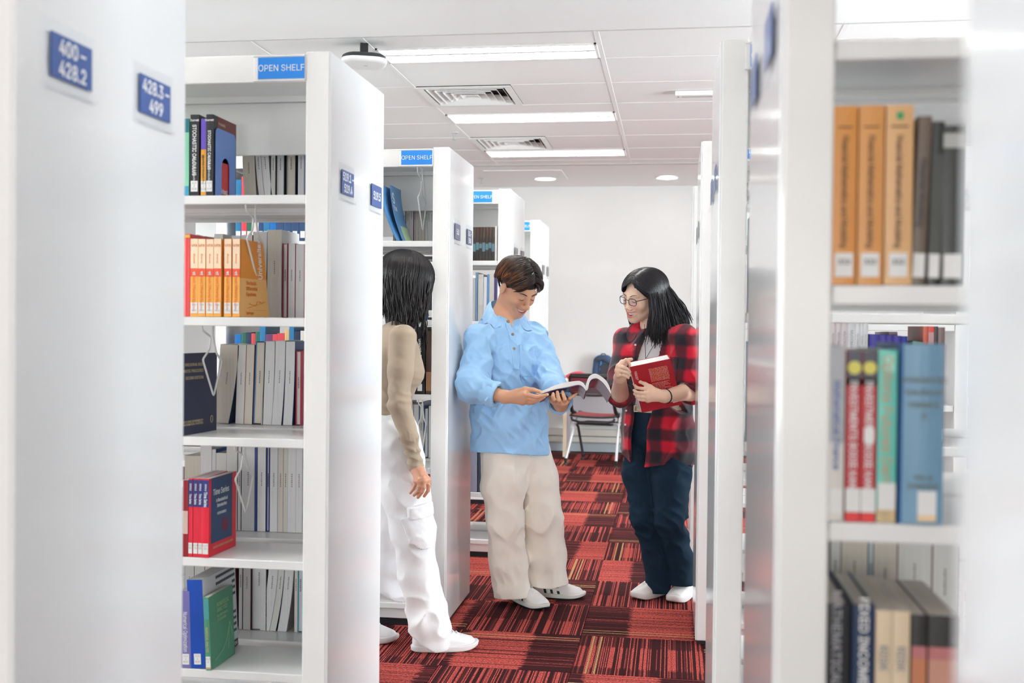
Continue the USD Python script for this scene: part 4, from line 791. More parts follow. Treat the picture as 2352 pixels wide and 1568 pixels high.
def features(person, R, c, skin, brow_r=.0024, fem=0.0):
    W = lambda m: frame(m, c, R[0], R[1], R[2])
    xs = np.linspace(-MW*.93, MW*.93, 13); top = [V(x, face_y(x)-.0022, mouth_u(x)+.001) for x in xs]; bot = [V(x, face_y(x)-.0034, max(mouth_l(x)+.0012, mouth_u(x)-.0100)) for x in xs]
    v = np.array(top + bot + [p-V(0, .004, 0) for p in top] + [p-V(0, .004, 0) for p in bot]); n = len(xs); i = np.arange(n-1); f = []
    for a, b in ((0, n), (n, 3*n), (3*n, 2*n), (2*n, 0)): f += [np.stack([a+i, b+i, b+i+1], 1), np.stack([a+i, b+i+1, a+i+1], 1)]
    obj('teeth', W(solid(v, np.vstack(f))), M['tooth'], person)
    for s in (-1, 1):
        obj('eyelashes', W(tube(lash(s), [.0004, .0010, .0013, .0014, .0014, .0014, .0013, .0011, .0005], 6)), M['lash'], person)
        P_ = []
        for t in np.linspace(0, 1, 9):                         # laid on the brow
            x_, z_ = s*(.013+.038*t), .0165+.0080*math.sin(t*2.3); ys = np.linspace(.12, .04, 81); dd = head_sdf(np.c_[np.full(81, x_), ys, np.full(81, z_)], fem, False); P_.append(V(x_, ys[int(np.argmax(dd < .0006))], z_))
        obj('eyebrow', W(tube(P_, brow_r*np.array([.7, 1, 1.1, 1.1, 1.05, 1, .85, .6, .3]), 6)), M['brow'], person)
def flow(p, n):                             # a smooth curve through the points
    from scipy.interpolate import make_interp_spline
    s_ = np.r_[0, np.cumsum(np.maximum(np.linalg.norm(np.diff(p, axis=0), axis=1), 1e-5))]; return make_interp_spline(s_, p, k=3)(np.linspace(0, s_[-1], n))
def slerp(a, b, t):
    a = a/np.linalg.norm(a); b = b/np.linalg.norm(b); w = math.acos(np.clip(np.dot(a, b), -1, 1))
    return (np.sin((1-t)*w)[:, None]*a + np.sin(t*w)[:, None]*b)/max(math.sin(w), 1e-6)
def locks(lst, n=6):
    """lst: (points (k,3), radii (k), colours (k,3)) -> one mesh and its vertex colours"""
    ms, cs = [], []
    for p_, r_, c_ in lst:
        m = tube(p_, r_, n); ms.append(m); cs.append(np.vstack([np.repeat(c_, n, 0), c_[:1], c_[-1:]]))
    return join(ms), np.vstack(cs)
def hand_sdf(p, wrist, rw, knuckles, fingers, thumb, rp=.013, rf=.0082):
    """knuckles: four points index..little; fingers: list of joint lists starting near its knuckle; thumb: joints"""
    d = None
    for i, K_ in enumerate(knuckles):
        e = cone(p, wrist + (K_-wrist)*.12, K_, rw*.78, rp*(1-.06*i)); d = e if d is None else smin(d, e, .012)
    for a, b in zip(knuckles[:-1], knuckles[1:]): d = smin(d, cone(p, a, b, rp*.95, rp*.9), .008)
    for i, F in enumerate(fingers):
        r = rf*(1.0, 1.04, .98, .86)[i]; J = [knuckles[i]] + list(F)
        d = smin(d, chain(p, [(q, r*(1.16, 1.04, .96, .82, .78)[k]) for k, q in enumerate(J)], .003), .005)
    T_ = [wrist + (thumb[0]-wrist)*.3] + list(thumb)
    d = smin(d, chain(p, [(q, (rw*.6, .0125, .0105, .0088, .008)[k]) for k, q in enumerate(T_)], .006), .012)
    return d
def bounds(*pts, m=.1): a = np.array(pts); return a.min(0)-m, a.max(0)+m
def shoe(person, toe, heel, kind, sole_col, up_col, width=.098, z=0.0):
    """toe and heel on the ground"""
    toe, heel = V(*toe, 0), V(*heel, 0); L = np.linalg.norm(toe-heel); f = (toe-heel)/L; r = np.cross(f, V(0, 0, 1)); Rm = np.stack([r, f, V(0, 0, 1)])
    W = lambda m: frame(m, heel + V(0, 0, z+.001), r, f, V(0, 0, 1))
    th = np.linspace(0, 1, 40)
    def half(u): return width/2*(.70 + .30*np.sin(np.pi*np.clip((u-.18)/.95, 0, 1)))*np.sqrt(np.clip(1-((u-.5)/.5)**6, 0, 1))
    u = .5 - .5*np.cos(np.pi*th); out = np.c_[half(u) , u*L]; inn = np.c_[-half(u)*.92, u*L][::-1]; P_ = np.vstack([out, inn[1:-1]])
    def lv(zf, s): q = (P_ - [0, L/2])*s + [0, L/2]; return np.c_[q, zf(q[:, 1]/L)]
    toeup = lambda q: .014*np.clip((q-.72)/.28, 0, 1)**2
    hh = {'runner': lambda q: .030+.012*np.clip(1-q*1.6, 0, 1), 'flat': lambda q: .026+0*q, 'court': lambda q: .024+.004*np.clip(1-q*2, 0, 1)}[kind]
    obj('sole', W(loft([lv(toeup, .93), lv(lambda q: toeup(q)+.006, 1.0), lv(lambda q: toeup(q)*.8+hh(q)*.8, 1.015), lv(lambda q: toeup(q)*.8+hh(q), .985)])), C(sole_col, .55), person, smooth=50)
    if kind == 'court': obj('outsole', W(loft([lv(lambda q: toeup(q)-.0005, .94), lv(lambda q: toeup(q)+.0055, 1.012)])), C(srgb(24, 92, 88), .5), person, smooth=50)
    def top(q): return np.interp(q, [0, .12, .30, .42, .60, .76, .90, 1], [.062, .082, .080, .082, .074, .060, .050, .026])
    def wid(q): return np.interp(q, [0, .15, .4, .7, .9, 1], [.030, .034, .038, .047, .042, .02])*width/.098
    def up(p):
        q = (p-heel-V(0, 0, z)) @ Rm.T; t = np.clip(q[:, 1]/L, 0, 1); H = top(t); b = hh(t)*.6; w = half(t)*.96*np.interp(np.clip((q[:, 2]-b)/np.maximum(H-b, .004), 0, 1), [0, .5, .8, 1], [1, .93, .70, .42])
        dz = np.maximum(q[:, 2]-H, b-q[:, 2]); dx = np.abs(q[:, 0])-w; dy = np.maximum(-q[:, 1]+.004, q[:, 1]-L+.006)
        d = smax(smax(dx, dz, .016), dy, .012)
        op = ell(q, (0, .062, .088), (.030, .052, .028)); return smax(d, -op, .004)
    m = iso(up, *bounds(toe, heel, toe+V(0, 0, .09), m=.07), .0042); obj('upper', m, C(up_col, .55), person, smooth=True)
    ls = []
    for k in range(5):
        t = .44 + .058*k; y = t*L; zz = float(top(t))+.001; w = .018+.001*k
        ls.append(tube([V(-w, y-.004, zz-.008), V(-w*.5, y, zz), V(w*.5, y+.003, zz), V(w, y-.004, zz-.008)], .0024, 5))
    ls += [tube([V(.0, .43*L, float(top(.43))+.003), V(.014, .45*L, float(top(.45))+.009), V(.026, .47*L, float(top(.47))-.004), V(.03, .50*L, .055)], .0018, 5), tube([V(0, .43*L, float(top(.43))+.003), V(-.014, .45*L, float(top(.45))+.009), V(-.026, .48*L, float(top(.47))-.006)], .0018, 5)]
    obj('laces', [W(m) for m in ls], C((.84, .83, .82), .6), person)
    if kind == 'court':
        for sgn in (1, -1):
            st = []
            for k in range(3):
                y0 = .30*L + .032*k; q = []
                for (yy, zz) in ((y0, .026), (y0+.012, .026), (y0-.012+.012, .066), (y0-.012, .066)):
                    t = yy/L; H = float(top(t)); b = float(hh(np.array(t)))*.6; w = float(half(np.array(t)))*.96*float(np.interp((zz-b)/(H-b), [0, .5, .8, 1], [1, .93, .70, .42])); q.append(V(sgn*(w+.0030), yy, zz))
                q = np.array(q); q2 = q-V(sgn*.003, 0, 0); st.append((np.vstack([q, q2]), np.array([[0, 1, 2], [0, 2, 3], [2, 1, 0], [3, 2, 0], [4, 5, 6], [4, 6, 7]])))
            obj('stripes', [W(m) for m in st], C(srgb(24, 58, 50), .5), person, kind='stuff')
# ---------------------------------------------------------------- the man in the blue shirt
def cloth(name, c1, c2, scale=(500, 500, 500), rough=.8, bump=.05, **k): return noisy(name, c1, c2, scale, rough, bump, detail=2, sheen_weight=.2, **k)
M['shirt'] = cloth('shirt_blue', srgb(154, 200, 242), srgb(162, 206, 247))
M['beige'] = cloth('trouser_beige', srgb(238, 229, 218), srgb(241, 233, 223))
M['button'] = P('button_horn', srgb(150, 130, 104), .3)
def man():
    t = thing('person', 'man in a pale blue overshirt and beige trousers reading an open book', 'person')
    SK = np.array(srgb(216, 163, 132)); LIP = srgb(206, 132, 122); BL = srgb(206, 130, 100)
    R = head_frame(math.radians(47), math.radians(37), math.radians(-2)); c = at(1190, 660, 4.97)
    W = lambda v: c + np.asarray(v) @ R
    fB = V(math.sin(math.radians(40)), -math.cos(math.radians(40)), 0); sB = np.cross(fB, V(0, 0, 1))   # body forward, body right
    nb = at(1153, 738, 5.0); nk = W((0, -.030, -.050))
    shR, shL = at(1105, 778, 4.86), at(1226, 772, 5.11); elR, elL = at(1084, 888, 4.71), at(1262, 868, 4.97); wrR, wrL = at(1158, 911, 4.66), at(1288, 930, 4.70)
    ch, wa, hm = at(1165, 840, 5.0), at(1170, 950, 5.01), at(1172, 1038, 5.02)
    kR = [at(1209, 905, 4.56), at(1209, 913, 4.57), at(1206, 919, 4.585), at(1200, 924, 4.60)]
    fR = [[at(1232, 911, 4.53), at(1246, 909, 4.515), at(1257, 906, 4.505)], [at(1229, 917, 4.55), at(1241, 915, 4.535), at(1250, 911, 4.53)], [at(1224, 922, 4.57), at(1234, 920, 4.56), at(1242, 916, 4.555)], [at(1216, 926, 4.585), at(1225, 925, 4.58), at(1232, 921, 4.575)]]
    tR = [at(1188, 899, 4.60), at(1208, 893, 4.58), at(1226, 895, 4.56), at(1240, 899, 4.55)]
    kL = [at(1279, 923, 4.625), at(1288, 925, 4.63), at(1297, 924, 4.64), at(1304, 919, 4.65)]
    fL = [[at(1272, 917, 4.585), at(1270, 910, 4.58), at(1270.5, 904, 4.585)], [at(1284, 918, 4.59), at(1281, 908, 4.59), at(1280, 900, 4.595)], [at(1297, 916, 4.60), at(1294, 907, 4.605), at(1292, 899, 4.61)], [at(1309, 914, 4.625), at(1317, 909, 4.63), at(1324, 904, 4.64)]]
    tL = [at(1276, 926, 4.67), at(1268, 920, 4.68), at(1264, 912, 4.69)]
    def neck(p): return smin(cone(p, nk, nb, .048, .053), cone(p, nb, ch, .06, .10), .04)
    def skin_head(p): q = (p-c) @ R.T; return smin(head_sdf(q), neck(p), .022)
    m1 = iso(skin_head, *bounds(c, nb, m=.135), .0026)
    keep = m1
    def skin_arms(p):
        dR = smin(cone(p, elR, wrR, .042, .027), hand_sdf(p, wrR, .026, kR, fR, tR), .02); dL = smin(cone(p, elL, wrL, .042, .027), hand_sdf(p, wrL, .026, kL, fL, tL), .02)
        return np.minimum(dR, dL)
    m2 = iso(skin_arms, *bounds(elR, wrR, *kR, *sum(fR, []), m=.03), .0027); m3 = iso(skin_arms, *bounds(elL, wrL, *kL, *sum(fL, []), m=.03), .0027)
    hR, hL = at(1152, 1030, 4.96), at(1222, 1030, 5.08); knR, knL = at(1158, 1195, 4.94), at(1247, 1185, 5.07); aR, aL = at(1180, 1368, 5.03), at(1262, 1345, 5.15)
    def core(p):
        d = echain(p, [(nb-V(0, 0, .06), .13, .06), (ch, .14, .085), (wa, .13, .085), (hm, .14, .09)], sB)
        for s_, e_ in ((shR, elR), (shL, elL)): d = smin(d, cone(p, s_, e_, .042, .034), .03)
        for h_, k_, a_ in ((hR, knR, aR+V(0, 0, .09)), (hL, knL, aL+V(0, 0, .09))): d = smin(d, chain(p, [(h_, .065), (k_, .048), (a_, .035)], .03), .03)
        return d
    m4 = iso(core, *bounds(nb, hm, elR, elL, aR, aL, m=.16), .012)
    body = join([m1, m2, m3, m4]); o = obj('body', body, M['skin'], t, smooth=True)
    q = (body[0]-c) @ R.T; tint(o, skin_tint(q, SK, LIP, BL))
    features(t, R, c, SK, .0026)
    # hair: swept curtains with a parting, bronze ends
    rg = np.random.RandomState(4); hc = V(0, -.016, .036); hr = V(.083, .103, .090); L = []
    dk, br, og = np.array([.016, .010, .009]), np.array([.045, .020, .013]), np.array([.30, .095, .028])
    def lock(d0, d1, bul, tail, r, k=13, tip=None, lift=.004):
        tt = np.linspace(0, 1, k); D_ = slerp(V(*d0), V(*d1), tt); wv = .003*np.sin(tt*7+rg.rand()*6)
        p_ = hc + D_*(hr + lift + bul*np.sin(np.pi*tt)[:, None] + wv[:, None]); p_ = p_ + np.outer(np.clip((tt-.5)/.5, 0, 1)**1.6, V(*tail)); p_ = flow(p_, 17); tt = np.linspace(0, 1, 17)
        rr = r*np.interp(tt, [0, .15, .7, 1], [.5, 1, 1, .2]); mixc = np.clip((tt-.30)/.5, 0, 1)[:, None]*(tip if tip is not None else (.15+.85*rg.rand() if rg.rand() < .5 else .15*rg.rand()))
        L.append((W(p_), rr, (dk*(1-mixc)+og*mixc)*(.7+.6*rg.rand())))
    for i in range(330):                                       # right side, swept back over the ear
        f = rg.uniform(-.95, .95); y0 = .9*f; d0 = (-.10+.03*rg.randn(), y0, math.sqrt(max(.02, 1-y0*y0)))
        e = f*.66 + .06 + .06*rg.randn(); d1 = (1, e, .08 - .85*np.clip(-e-.05, 0, 1) - .02*e + .06*rg.randn())
        lock(d0, d1, .012+.008*max(f, 0), (.001, -.020+.008*rg.randn(), -.014), rg.uniform(.0028, .0046))
    for i in range(120):                                       # fringe curl over the right brow
        d0 = (-.10, .50+.38*rg.rand(), .80); d1 = (.46+.40*rg.rand(), .80, .10+.07*rg.randn())
        lock(d0, d1, .022, (.014, -.020, -.012), rg.uniform(.0028, .0044), tip=.5*rg.rand()**2)
    for i in range(150):                                       # left side
        f = rg.uniform(-.9, 1); y0 = .9*f; d0 = (-.12, y0, math.sqrt(max(.02, 1-y0*y0)))
        d1 = (-1, f*.6+.15, -.10+.12*rg.randn()); lock(d0, d1, .010, (-.006, .002*f, -.012), rg.uniform(.0028, .0046), tip=.5*rg.rand()**2)
    for i in range(70): lock((-.14, .75+.2*rg.rand(), .66), (-.80-.15*rg.rand(), .70, .06+.06*rg.randn()), .018, (-.010, .002, -.018), .0036, tip=.3*rg.rand())
    for i in range(220):                                       # back and nape
        a = rg.uniform(-1, 1); lock((-.1*rg.rand(), -.45, .9), (a*.85, -1, -.62+.18*rg.randn()), .006, (0, .004, -.014), rg.uniform(.003, .005), tip=.10*rg.rand())
    for i in range(120): lock((.35, -.75, .5), (.86, -.50+.14*rg.randn(), -.50+.12*rg.randn()), .003, (-.004, .002, -.012), .004, tip=0)   # behind the ear
    hm_, hcol = locks(L, 5)
    def cap(p): q = (p-c) @ R.T; d = ell(q, (0, -.020, .036), (.079, .098, .087)); cutf = q[:, 1]*.80 - q[:, 2]*.55 - .052; return smax(smax(d, cutf, .01), -q[:, 2]-.046+.9*np.maximum(q[:, 1], 0), .01)
    mc = iso(cap, *bounds(c, m=.13), .004); o = obj('hair', join([mc, hm_]), M['hair'], t, smooth=True, label='dark brown parted hair with bronze ends'); tint(o, np.vstack([np.tile(dk, (len(mc[0]), 1)), hcol]))
    # overshirt
    sn = [(at(1158, 752, 5.0), .135, .062), (at(1162, 790, 5.0), .178, .088), (ch, .178, .112), (wa, .172, .116), (at(1173, 1060, 5.02), .193, .142)]
    def s_out(p, arms=True):
        d = echain(p, sn, sB, .05)
        if not arms: return d + .012*nz(p, (8, 8, 5), 3) + .044*np.abs(nz(p @ np.array([[1, .3, .5], [0, 1, 0], [-.7, .2, 1]]), (16, 16, 5.5), 5, 1)) + .028*np.abs(nz(p @ np.array([[1, 0, -.6], [0, 1, 0], [.8, .2, 1]]), (24, 24, 9), 9, 1)) - .014
        a = chain(p, [(shR, .068), (elR, .060), (wrR+(elR-wrR)*.10, .046)], .03); b = chain(p, [(shL, .062), (elL, .054), (wrL+(elL-wrL)*.10, .048)], .03)
        d = smin(d, a, .014); d = smin(d, b, .014)
        return d + .012*nz(p, (8, 8, 5), 3) + .044*np.abs(nz(p @ np.array([[1, .3, .5], [0, 1, 0], [-.7, .2, 1]]), (16, 16, 5.5), 5, 1)) + .028*np.abs(nz(p @ np.array([[1, 0, -.6], [0, 1, 0], [.8, .2, 1]]), (24, 24, 9), 9, 1)) - .014
    uR, uL = (wrR-elR)/np.linalg.norm(wrR-elR), (wrL-elL)/np.linalg.norm(wrL-elL)
    ctR, ctL = wrR-uR*.030, wrL-uL*.022
    nkd = V(fB[0]*.25, fB[1]*.25, .95); nkd /= np.linalg.norm(nkd)
    hemn = V(0, 0, -1.0)
    def shirt(p):
        d = s_out(p)
        def off(u, ct): a = (p-ct) @ u; near = np.linalg.norm(p-ct, axis=1) < .17; return np.where(near, a, -1.0)
        clip = np.maximum(off(uR, ctR), off(uL, ctL)); hz = hm[2] + .012*np.sin(((p-hm) @ sB)*9)
        clip = np.maximum(np.maximum(clip, hz - p[:, 2]), -.9335 - p[:, 0]); d = np.maximum(d, clip)      # flattened where he leans on the end panel
        hole = cone(p, nb-V(0, 0, .03), nb+nkd*.2, .058, .080)
        for ct, u, r in ((ctR, uR, .040), (ctL, uL, .042)): hole = np.minimum(hole, cone(p, ct-u*.05, ct+u*.1, r, r))
        hole = np.minimum(hole, ecap(p, hm-V(0, 0, .2), hm+V(0, 0, .025), (.176, .120), (.170, .112), sB))
        return np.maximum(d, -hole)
    allp = [shR, shL, elR, elL, wrR, wrL, hm-V(0, 0, .02), nb]
    obj('shirt', iso(shirt, *bounds(*allp, m=.17), .0046, slack=2.6), M['shirt'], t, smooth=True)
    # turned-back cuffs
    for ct, u, r in ((ctR, uR, .053), (ctL, uL, .054)):
        def cuff(p, ct=ct, u=u, r=r):
            q = p-ct; s = q @ u; rad = np.linalg.norm(q-s[:, None]*u, axis=1) + .004*nz(p, (25, 25, 25), 8); rr = r + .10*(s+.06)*0
            return np.maximum(np.maximum(rad-rr, rr-.007-rad), np.abs(s+.034)-.036)
        obj('cuff', iso(cuff, *bounds(ct, ct-u*.06, m=.08), .004), M['shirt'], t, smooth=True)
    # collar: two pointed leaves round the neck
    ang0 = math.atan2(fB[1], fB[0])
    def surf(x, y):
        zz = np.linspace(nb[2]+.14, nb[2]-.16, 120); d = s_out(np.c_[np.full(120, x), np.full(120, y), zz]); return zz[int(np.argmax(d < 0))] if (d < 0).any() else zz[-1]
    for sgn, nm in ((1, 'collar'), (-1, 'collar')):
        A = np.radians(np.r_[np.linspace(6, 58, 12), 60, 62, 64, np.linspace(68, 180, 18)]); rows = [[] for _ in range(8)]
        for a in A:
            dg = math.degrees(a); zt = np.interp(dg, [6, 40, 80, 130, 180], [-.012, .010, .050, .090, .100]); ro = np.interp(dg, [6, 30, 60, 64, 72, 105, 180], [.066, .090, .142, .142, .120, .098, .088])
            ux, uy = math.cos(ang0-sgn*a), math.sin(ang0-sgn*a); zo = max(surf(nb[0]+ux*ro, nb[1]+uy*ro)+.006, nb[2]+zt-.075)
            for j, s_ in enumerate(np.linspace(0, 1, 8)):
                r = .0545 + (ro-.0545)*s_; z = nb[2] + zt + (zo-nb[2]-zt)*s_**1.15 + .010*math.sin(math.pi*min(1, s_*1.1))
                if j > 1: z = max(z, surf(nb[0]+ux*r, nb[1]+uy*r)+.005) if r > .062 else z
                rows[j].append(V(nb[0]+ux*r, nb[1]+uy*r, z))
        g0 = np.array(rows); n0, n1 = g0.shape[:2]; nrm = np.zeros_like(g0); nrm[..., :2] = (g0-nb)[..., :2]; nrm /= np.linalg.norm(nrm, axis=2, keepdims=True); g1 = g0 - nrm*.004
        i0 = np.arange(n0-1)[:, None]*n1 + np.arange(n1-1)[None]; f0 = np.stack([np.stack([i0, i0+1, i0+n1+1], -1), np.stack([i0, i0+n1+1, i0+n1], -1)]).reshape(-1, 3)
        b = n0*n1; edge = [(k, k+1) for k in range(n1-1)] + [((n0-1)*n1+k+1, (n0-1)*n1+k) for k in range(n1-1)] + [(k*n1+n1, k*n1) for k in range(n0-1)] + [(k*n1+n1-1, (k+1)*n1+n1-1) for k in range(n0-1)]
        fe = np.array([[a_, a_+b, b_+b] for a_, b_ in edge] + [[a_, b_+b, b_] for a_, b_ in edge])
        fa = np.vstack([f0, f0[:, ::-1]+b, fe]); fa = fa[:, ::-1] if sgn > 0 else fa
        obj(nm, (np.vstack([g0.reshape(-1, 3), g1.reshape(-1, 3)]), fa), M['shirt'], t, smooth=40)
    # placket, pocket and buttons lie on the shirt front
    def patch(name, ctr, hx, hz, th, mat, rr=.002, shear=0.0, h=.004):
        Rb = np.stack([sB, fB, V(0, 0, 1)])
        def fn(p): d = s_out(p, False); return np.maximum(np.maximum(d-th-.002, -(d+.014)), obox(p, ctr, (hx, .09, hz), Rb, rr))
        return obj(name, iso(fn, *bounds(ctr, m=max(hx, hz)+.07), h), mat, t, smooth=35)
    def onfront(px, py):                                       # where the ray through the pixel meets the shirt
        ys = np.linspace(4.55, 5.2, 160); pp = np.array([at(px, py, y) for y in ys]); dd = s_out(pp); k = int(np.argmax(dd < .003)); return pp[k]
    patch('placket', onfront(1180, 795), .017, .105, .0045, M['shirt'])
    pk = patch('pocket', onfront(1216, 828), .047, .072, .004, M['shirt'])
    patch('pocket_hem', onfront(1216, 799), .047, .013, .0060, M['shirt'])
    for px, py in ((1167, 738), (1177, 768), (1180, 801)):
        q0 = onfront(px, py); nrm = (CF*-1)*.9 + V(.2, 0, .1); nrm /= np.linalg.norm(nrm); xx = np.cross(V(0, 0, 1), nrm); xx /= np.linalg.norm(xx)
        obj('button', frame(lathe([(0, .004), (.0055, .004), (.0068, .0025), (.0068, 0)], 14), q0 + nrm*.005, xx, np.cross(nrm, xx), nrm), M['button'], t, smooth=40)
    # wide beige trousers
    def legs(p):
        d = echain(p, [(hm+V(0, 0, .06), .140, .095), (at(1178, 1050, 5.02), .155, .104)], sB)
        a = chain(p, [(hR, .080), (at(1156, 1110, 4.95), .096), (knR, .081), (at(1168, 1290, 4.99), .080), (aR-V(0, 0, .06), .084)], .03)
        b = chain(p, [(hL, .080), (at(1232, 1100, 5.08), .093), (knL, .087), (at(1254, 1270, 5.11), .086), (aL-V(0, 0, .06), .088)], .03)
        d = smin(d, a, .03); d = smin(d, b, .03)
        kn = np.exp(-((p[:, 2]-.40)/.10)**2)
        return d + .007*nz(p, (9, 9, 3), 21) + (.018+.032*kn)*np.abs(nz(p @ np.array([[1, 0, .7], [0, 1, .2], [-.5, 0, 1]]), (13, 13, 7), 22, 1)) + .010*np.abs(nz(p @ np.array([[1, 0, -.5], [0, 1, .2], [.4, 0, 1]]), (24, 24, 10), 23, 1)) - .009
    def trousers(p):
        d = legs(p); hz = np.where((p[:, 0] < (aR+aL)[0]/2), aR[2]+.004, aL[2]+.012) - .003*np.sin(p[:, 0]*30); return np.maximum(d, hz-p[:, 2])
    obj('trousers', iso(trousers, *bounds(hR+V(0, 0, .1), hL+V(0, 0, .1), aR-V(0, 0, .05), aL, m=.13), .0052, slack=2.6), M['beige'], t, smooth=True)
    shoe(t, (-.545, 4.925), (-.735, 5.135), 'court', (.78, .76, .72), (.82, .81, .80)); shoe(t, (-.39, 5.19), (-.665, 5.20), 'court', (.78, .76, .72), (.82, .81, .80))
    # the open book he holds
    bk = thing('open_book', 'open dark purple paperback held by the man in the blue shirt', 'book')
    lft = at(1238, 904, 4.585); rgt = at(1405, 904, 4.625); U = rgt-lft; wU = np.linalg.norm(U); U /= wU
    tau = math.radians(13); fw = np.cross(V(0, 0, 1), U); fw /= np.linalg.norm(fw); fw = fw if np.dot(fw, fB) > 0 else -fw
    Hh = fw*math.cos(tau) + V(0, 0, 1)*math.sin(tau); N_ = np.cross(U, Hh); N_ = N_ if N_[2] > 0 else -N_
    def prof(pts): return np.array(pts, float)                # (along U in parts of the width, height in m)
    def pu(zx, zy): return ((zx/7.84+1140-1236)/169.0*wU, -(zy/7.84+840-904)/505.0 * 1.0)
    topL = [pu(690, 497), pu(900, 432), pu(1090, 372), pu(1300, 335), pu(1480, 322), pu(1560, 350), pu(1610, 425)]
    botL = [pu(780, 505), pu(1085, 432), pu(1290, 405), pu(1480, 375), pu(1545, 400), pu(1605, 462)]
    topR = [pu(1612, 425), pu(1622, 340), pu(1680, 250), pu(1770, 221), pu(1890, 262), pu(2005, 352), pu(2068, 500)]
    botR = [pu(1612, 462), pu(1648, 430), pu(1664, 360), pu(1720, 296), pu(1790, 284), pu(1900, 335), pu(2000, 430), pu(2062, 506)]
    from scipy.interpolate import PchipInterpolator
    def dense(pts, n=24):
        P_ = np.array(pts); s_ = np.r_[0, np.cumsum(np.linalg.norm(np.diff(P_, axis=0), axis=1))]; q = np.linspace(0, s_[-1], n); return np.stack([PchipInterpolator(s_, P_[:, 0])(q), PchipInterpolator(s_, P_[:, 1])(q)], 1)
    def extr(top, bot, h0, h1, mat, name):
        poly = np.vstack([dense(top), dense(bot)[::-1]]); n = len(poly)
        pts = lambda h: lft + np.outer(poly[:, 0], U) + np.outer(poly[:, 1], N_*.35 + V(0, 0, .85)) - Hh*h
        return pts(h0), pts(h1)
    def block(name, top, bot, h0, h1, mat):
        a, b = extr(top, bot, h0, h1, mat, name); T_, B_ = 24, 24; n = 48
        i = np.arange(n); j = (i+1) % n; f = [np.stack([i, j, j+n], 1), np.stack([i, j+n, i+n], 1)]
        k = np.arange(23); cap = np.vstack([np.stack([k, k+1, n-2-k], 1), np.stack([k, n-2-k, n-1-k], 1)]); f = np.vstack(f + [cap[:, ::-1], cap+n])
        return obj(name, solid(np.vstack([a, b]), f), mat, bk, smooth=25)
    H_ = .215
    pgm = P('page_white', (.80, .79, .77), .6)
    block('page_block', topL, botL, 0, H_, pgm); block('page_block', topR, botR, 0, H_, pgm)
    dn = lambda pts, q: [(a, b-q) for a, b in pts]
    cvm = noisy('cover_purple', srgb(34, 26, 62), srgb(74, 62, 128), (16, 16, 16), .22)
    block('cover', dn(botL, .0006), dn(botL, .0024), -.002, H_+.002, cvm); block('cover', dn(botR, .0006), dn(botR, .0024), -.002, H_+.002, cvm)
    sp = at(1338, 915, 4.63)
    return t
man()
# ---------------------------------------------------------------- the woman in the plaid shirt
def plaid(name, ang):
    n = {'t': ('texture_coordinate', {}), 'm': ('mapping', {'rotation': (0, 0, ang)}), 's': ('separate_xyz', {}), 'p': ('principled_bsdf', {'roughness': .85, 'sheen_weight': .2}),
         'nz': ('noise_texture', {'scale': 9.0, 'detail': 1}), 'wa': ('mix_vector', {'fac': .02}),
         'xm': ('math', {'math_type': 'multiply', 'value2': 58.0}), 'zm': ('math', {'math_type': 'multiply', 'value2': 58.0}), 'xs': ('math', {'math_type': 'sine'}), 'zs': ('math', {'math_type': 'sine'}),
         'xr': ('map_range', {'from_min': -.42, 'from_max': .42, 'clamp': True}), 'zr': ('map_range', {'from_min': -.42, 'from_max': .42, 'clamp': True}),
         'xt': ('math', {'math_type': 'multiply', 'value2': 232.0}), 'xt2': ('math', {'math_type': 'sine'}), 'ad': ('math', {'math_type': 'add'}), 'hf': ('math', {'math_type': 'multiply', 'value2': .5}),
         'r': ('rgb_ramp', {'ramp': [(0, srgb(206, 12, 46)), (.5, srgb(92, 18, 36)), (1, srgb(26, 24, 34))]}),
         'fb': ('noise_texture', {'scale': 420.0, 'detail': 2}), 'fr': ('map_range', {'to_min': .75, 'to_max': 1.25}), 'mx': ('mix_color', {'blend_type': 'multiply', 'fac': .6}), 'cc': ('combine_color', {})}
    L = [('t.object', 'm.vector'), ('m.vector', 'wa.a'), ('t.object', 'nz.vector'), ('nz.color', 'wa.b'), ('wa.result', 's.vector'), ('s.x', 'xm.value1'), ('s.z', 'zm.value1'), ('xm.value', 'xs.value1'), ('zm.value', 'zs.value1'),
         ('xs.value', 'xr.value'), ('zs.value', 'zr.value'), ('xr.result', 'ad.value1'), ('zr.result', 'ad.value2'), ('ad.value', 'hf.value1'), ('hf.value', 'r.fac'),
         ('t.object', 'fb.vector'), ('fb.fac', 'fr.value'), ('fr.result', 'cc.r'), ('fr.result', 'cc.g'), ('fr.result', 'cc.b'), ('r.color', 'mx.a'), ('cc.color', 'mx.b'), ('mx.result', 'p.base_color')]
    for k in ('xt', 'xt2'): n.pop(k)
    return usdkit.material(stage, LK + name, n, L, surface='p.BSDF')
M['tee'] = cloth('tee_white', (.80, .80, .81), (.84, .84, .85)); M['jeans'] = noisy('jeans_teal', srgb(16, 34, 50), srgb(27, 49, 66), (500, 500, 500), .8, .05, detail=2, specular_ior_level=.15)
def fingers_at(lists, Y):                   # px lists -> world joints
    return [[at(x, y, yy) for x, y, yy in F] for F in lists]
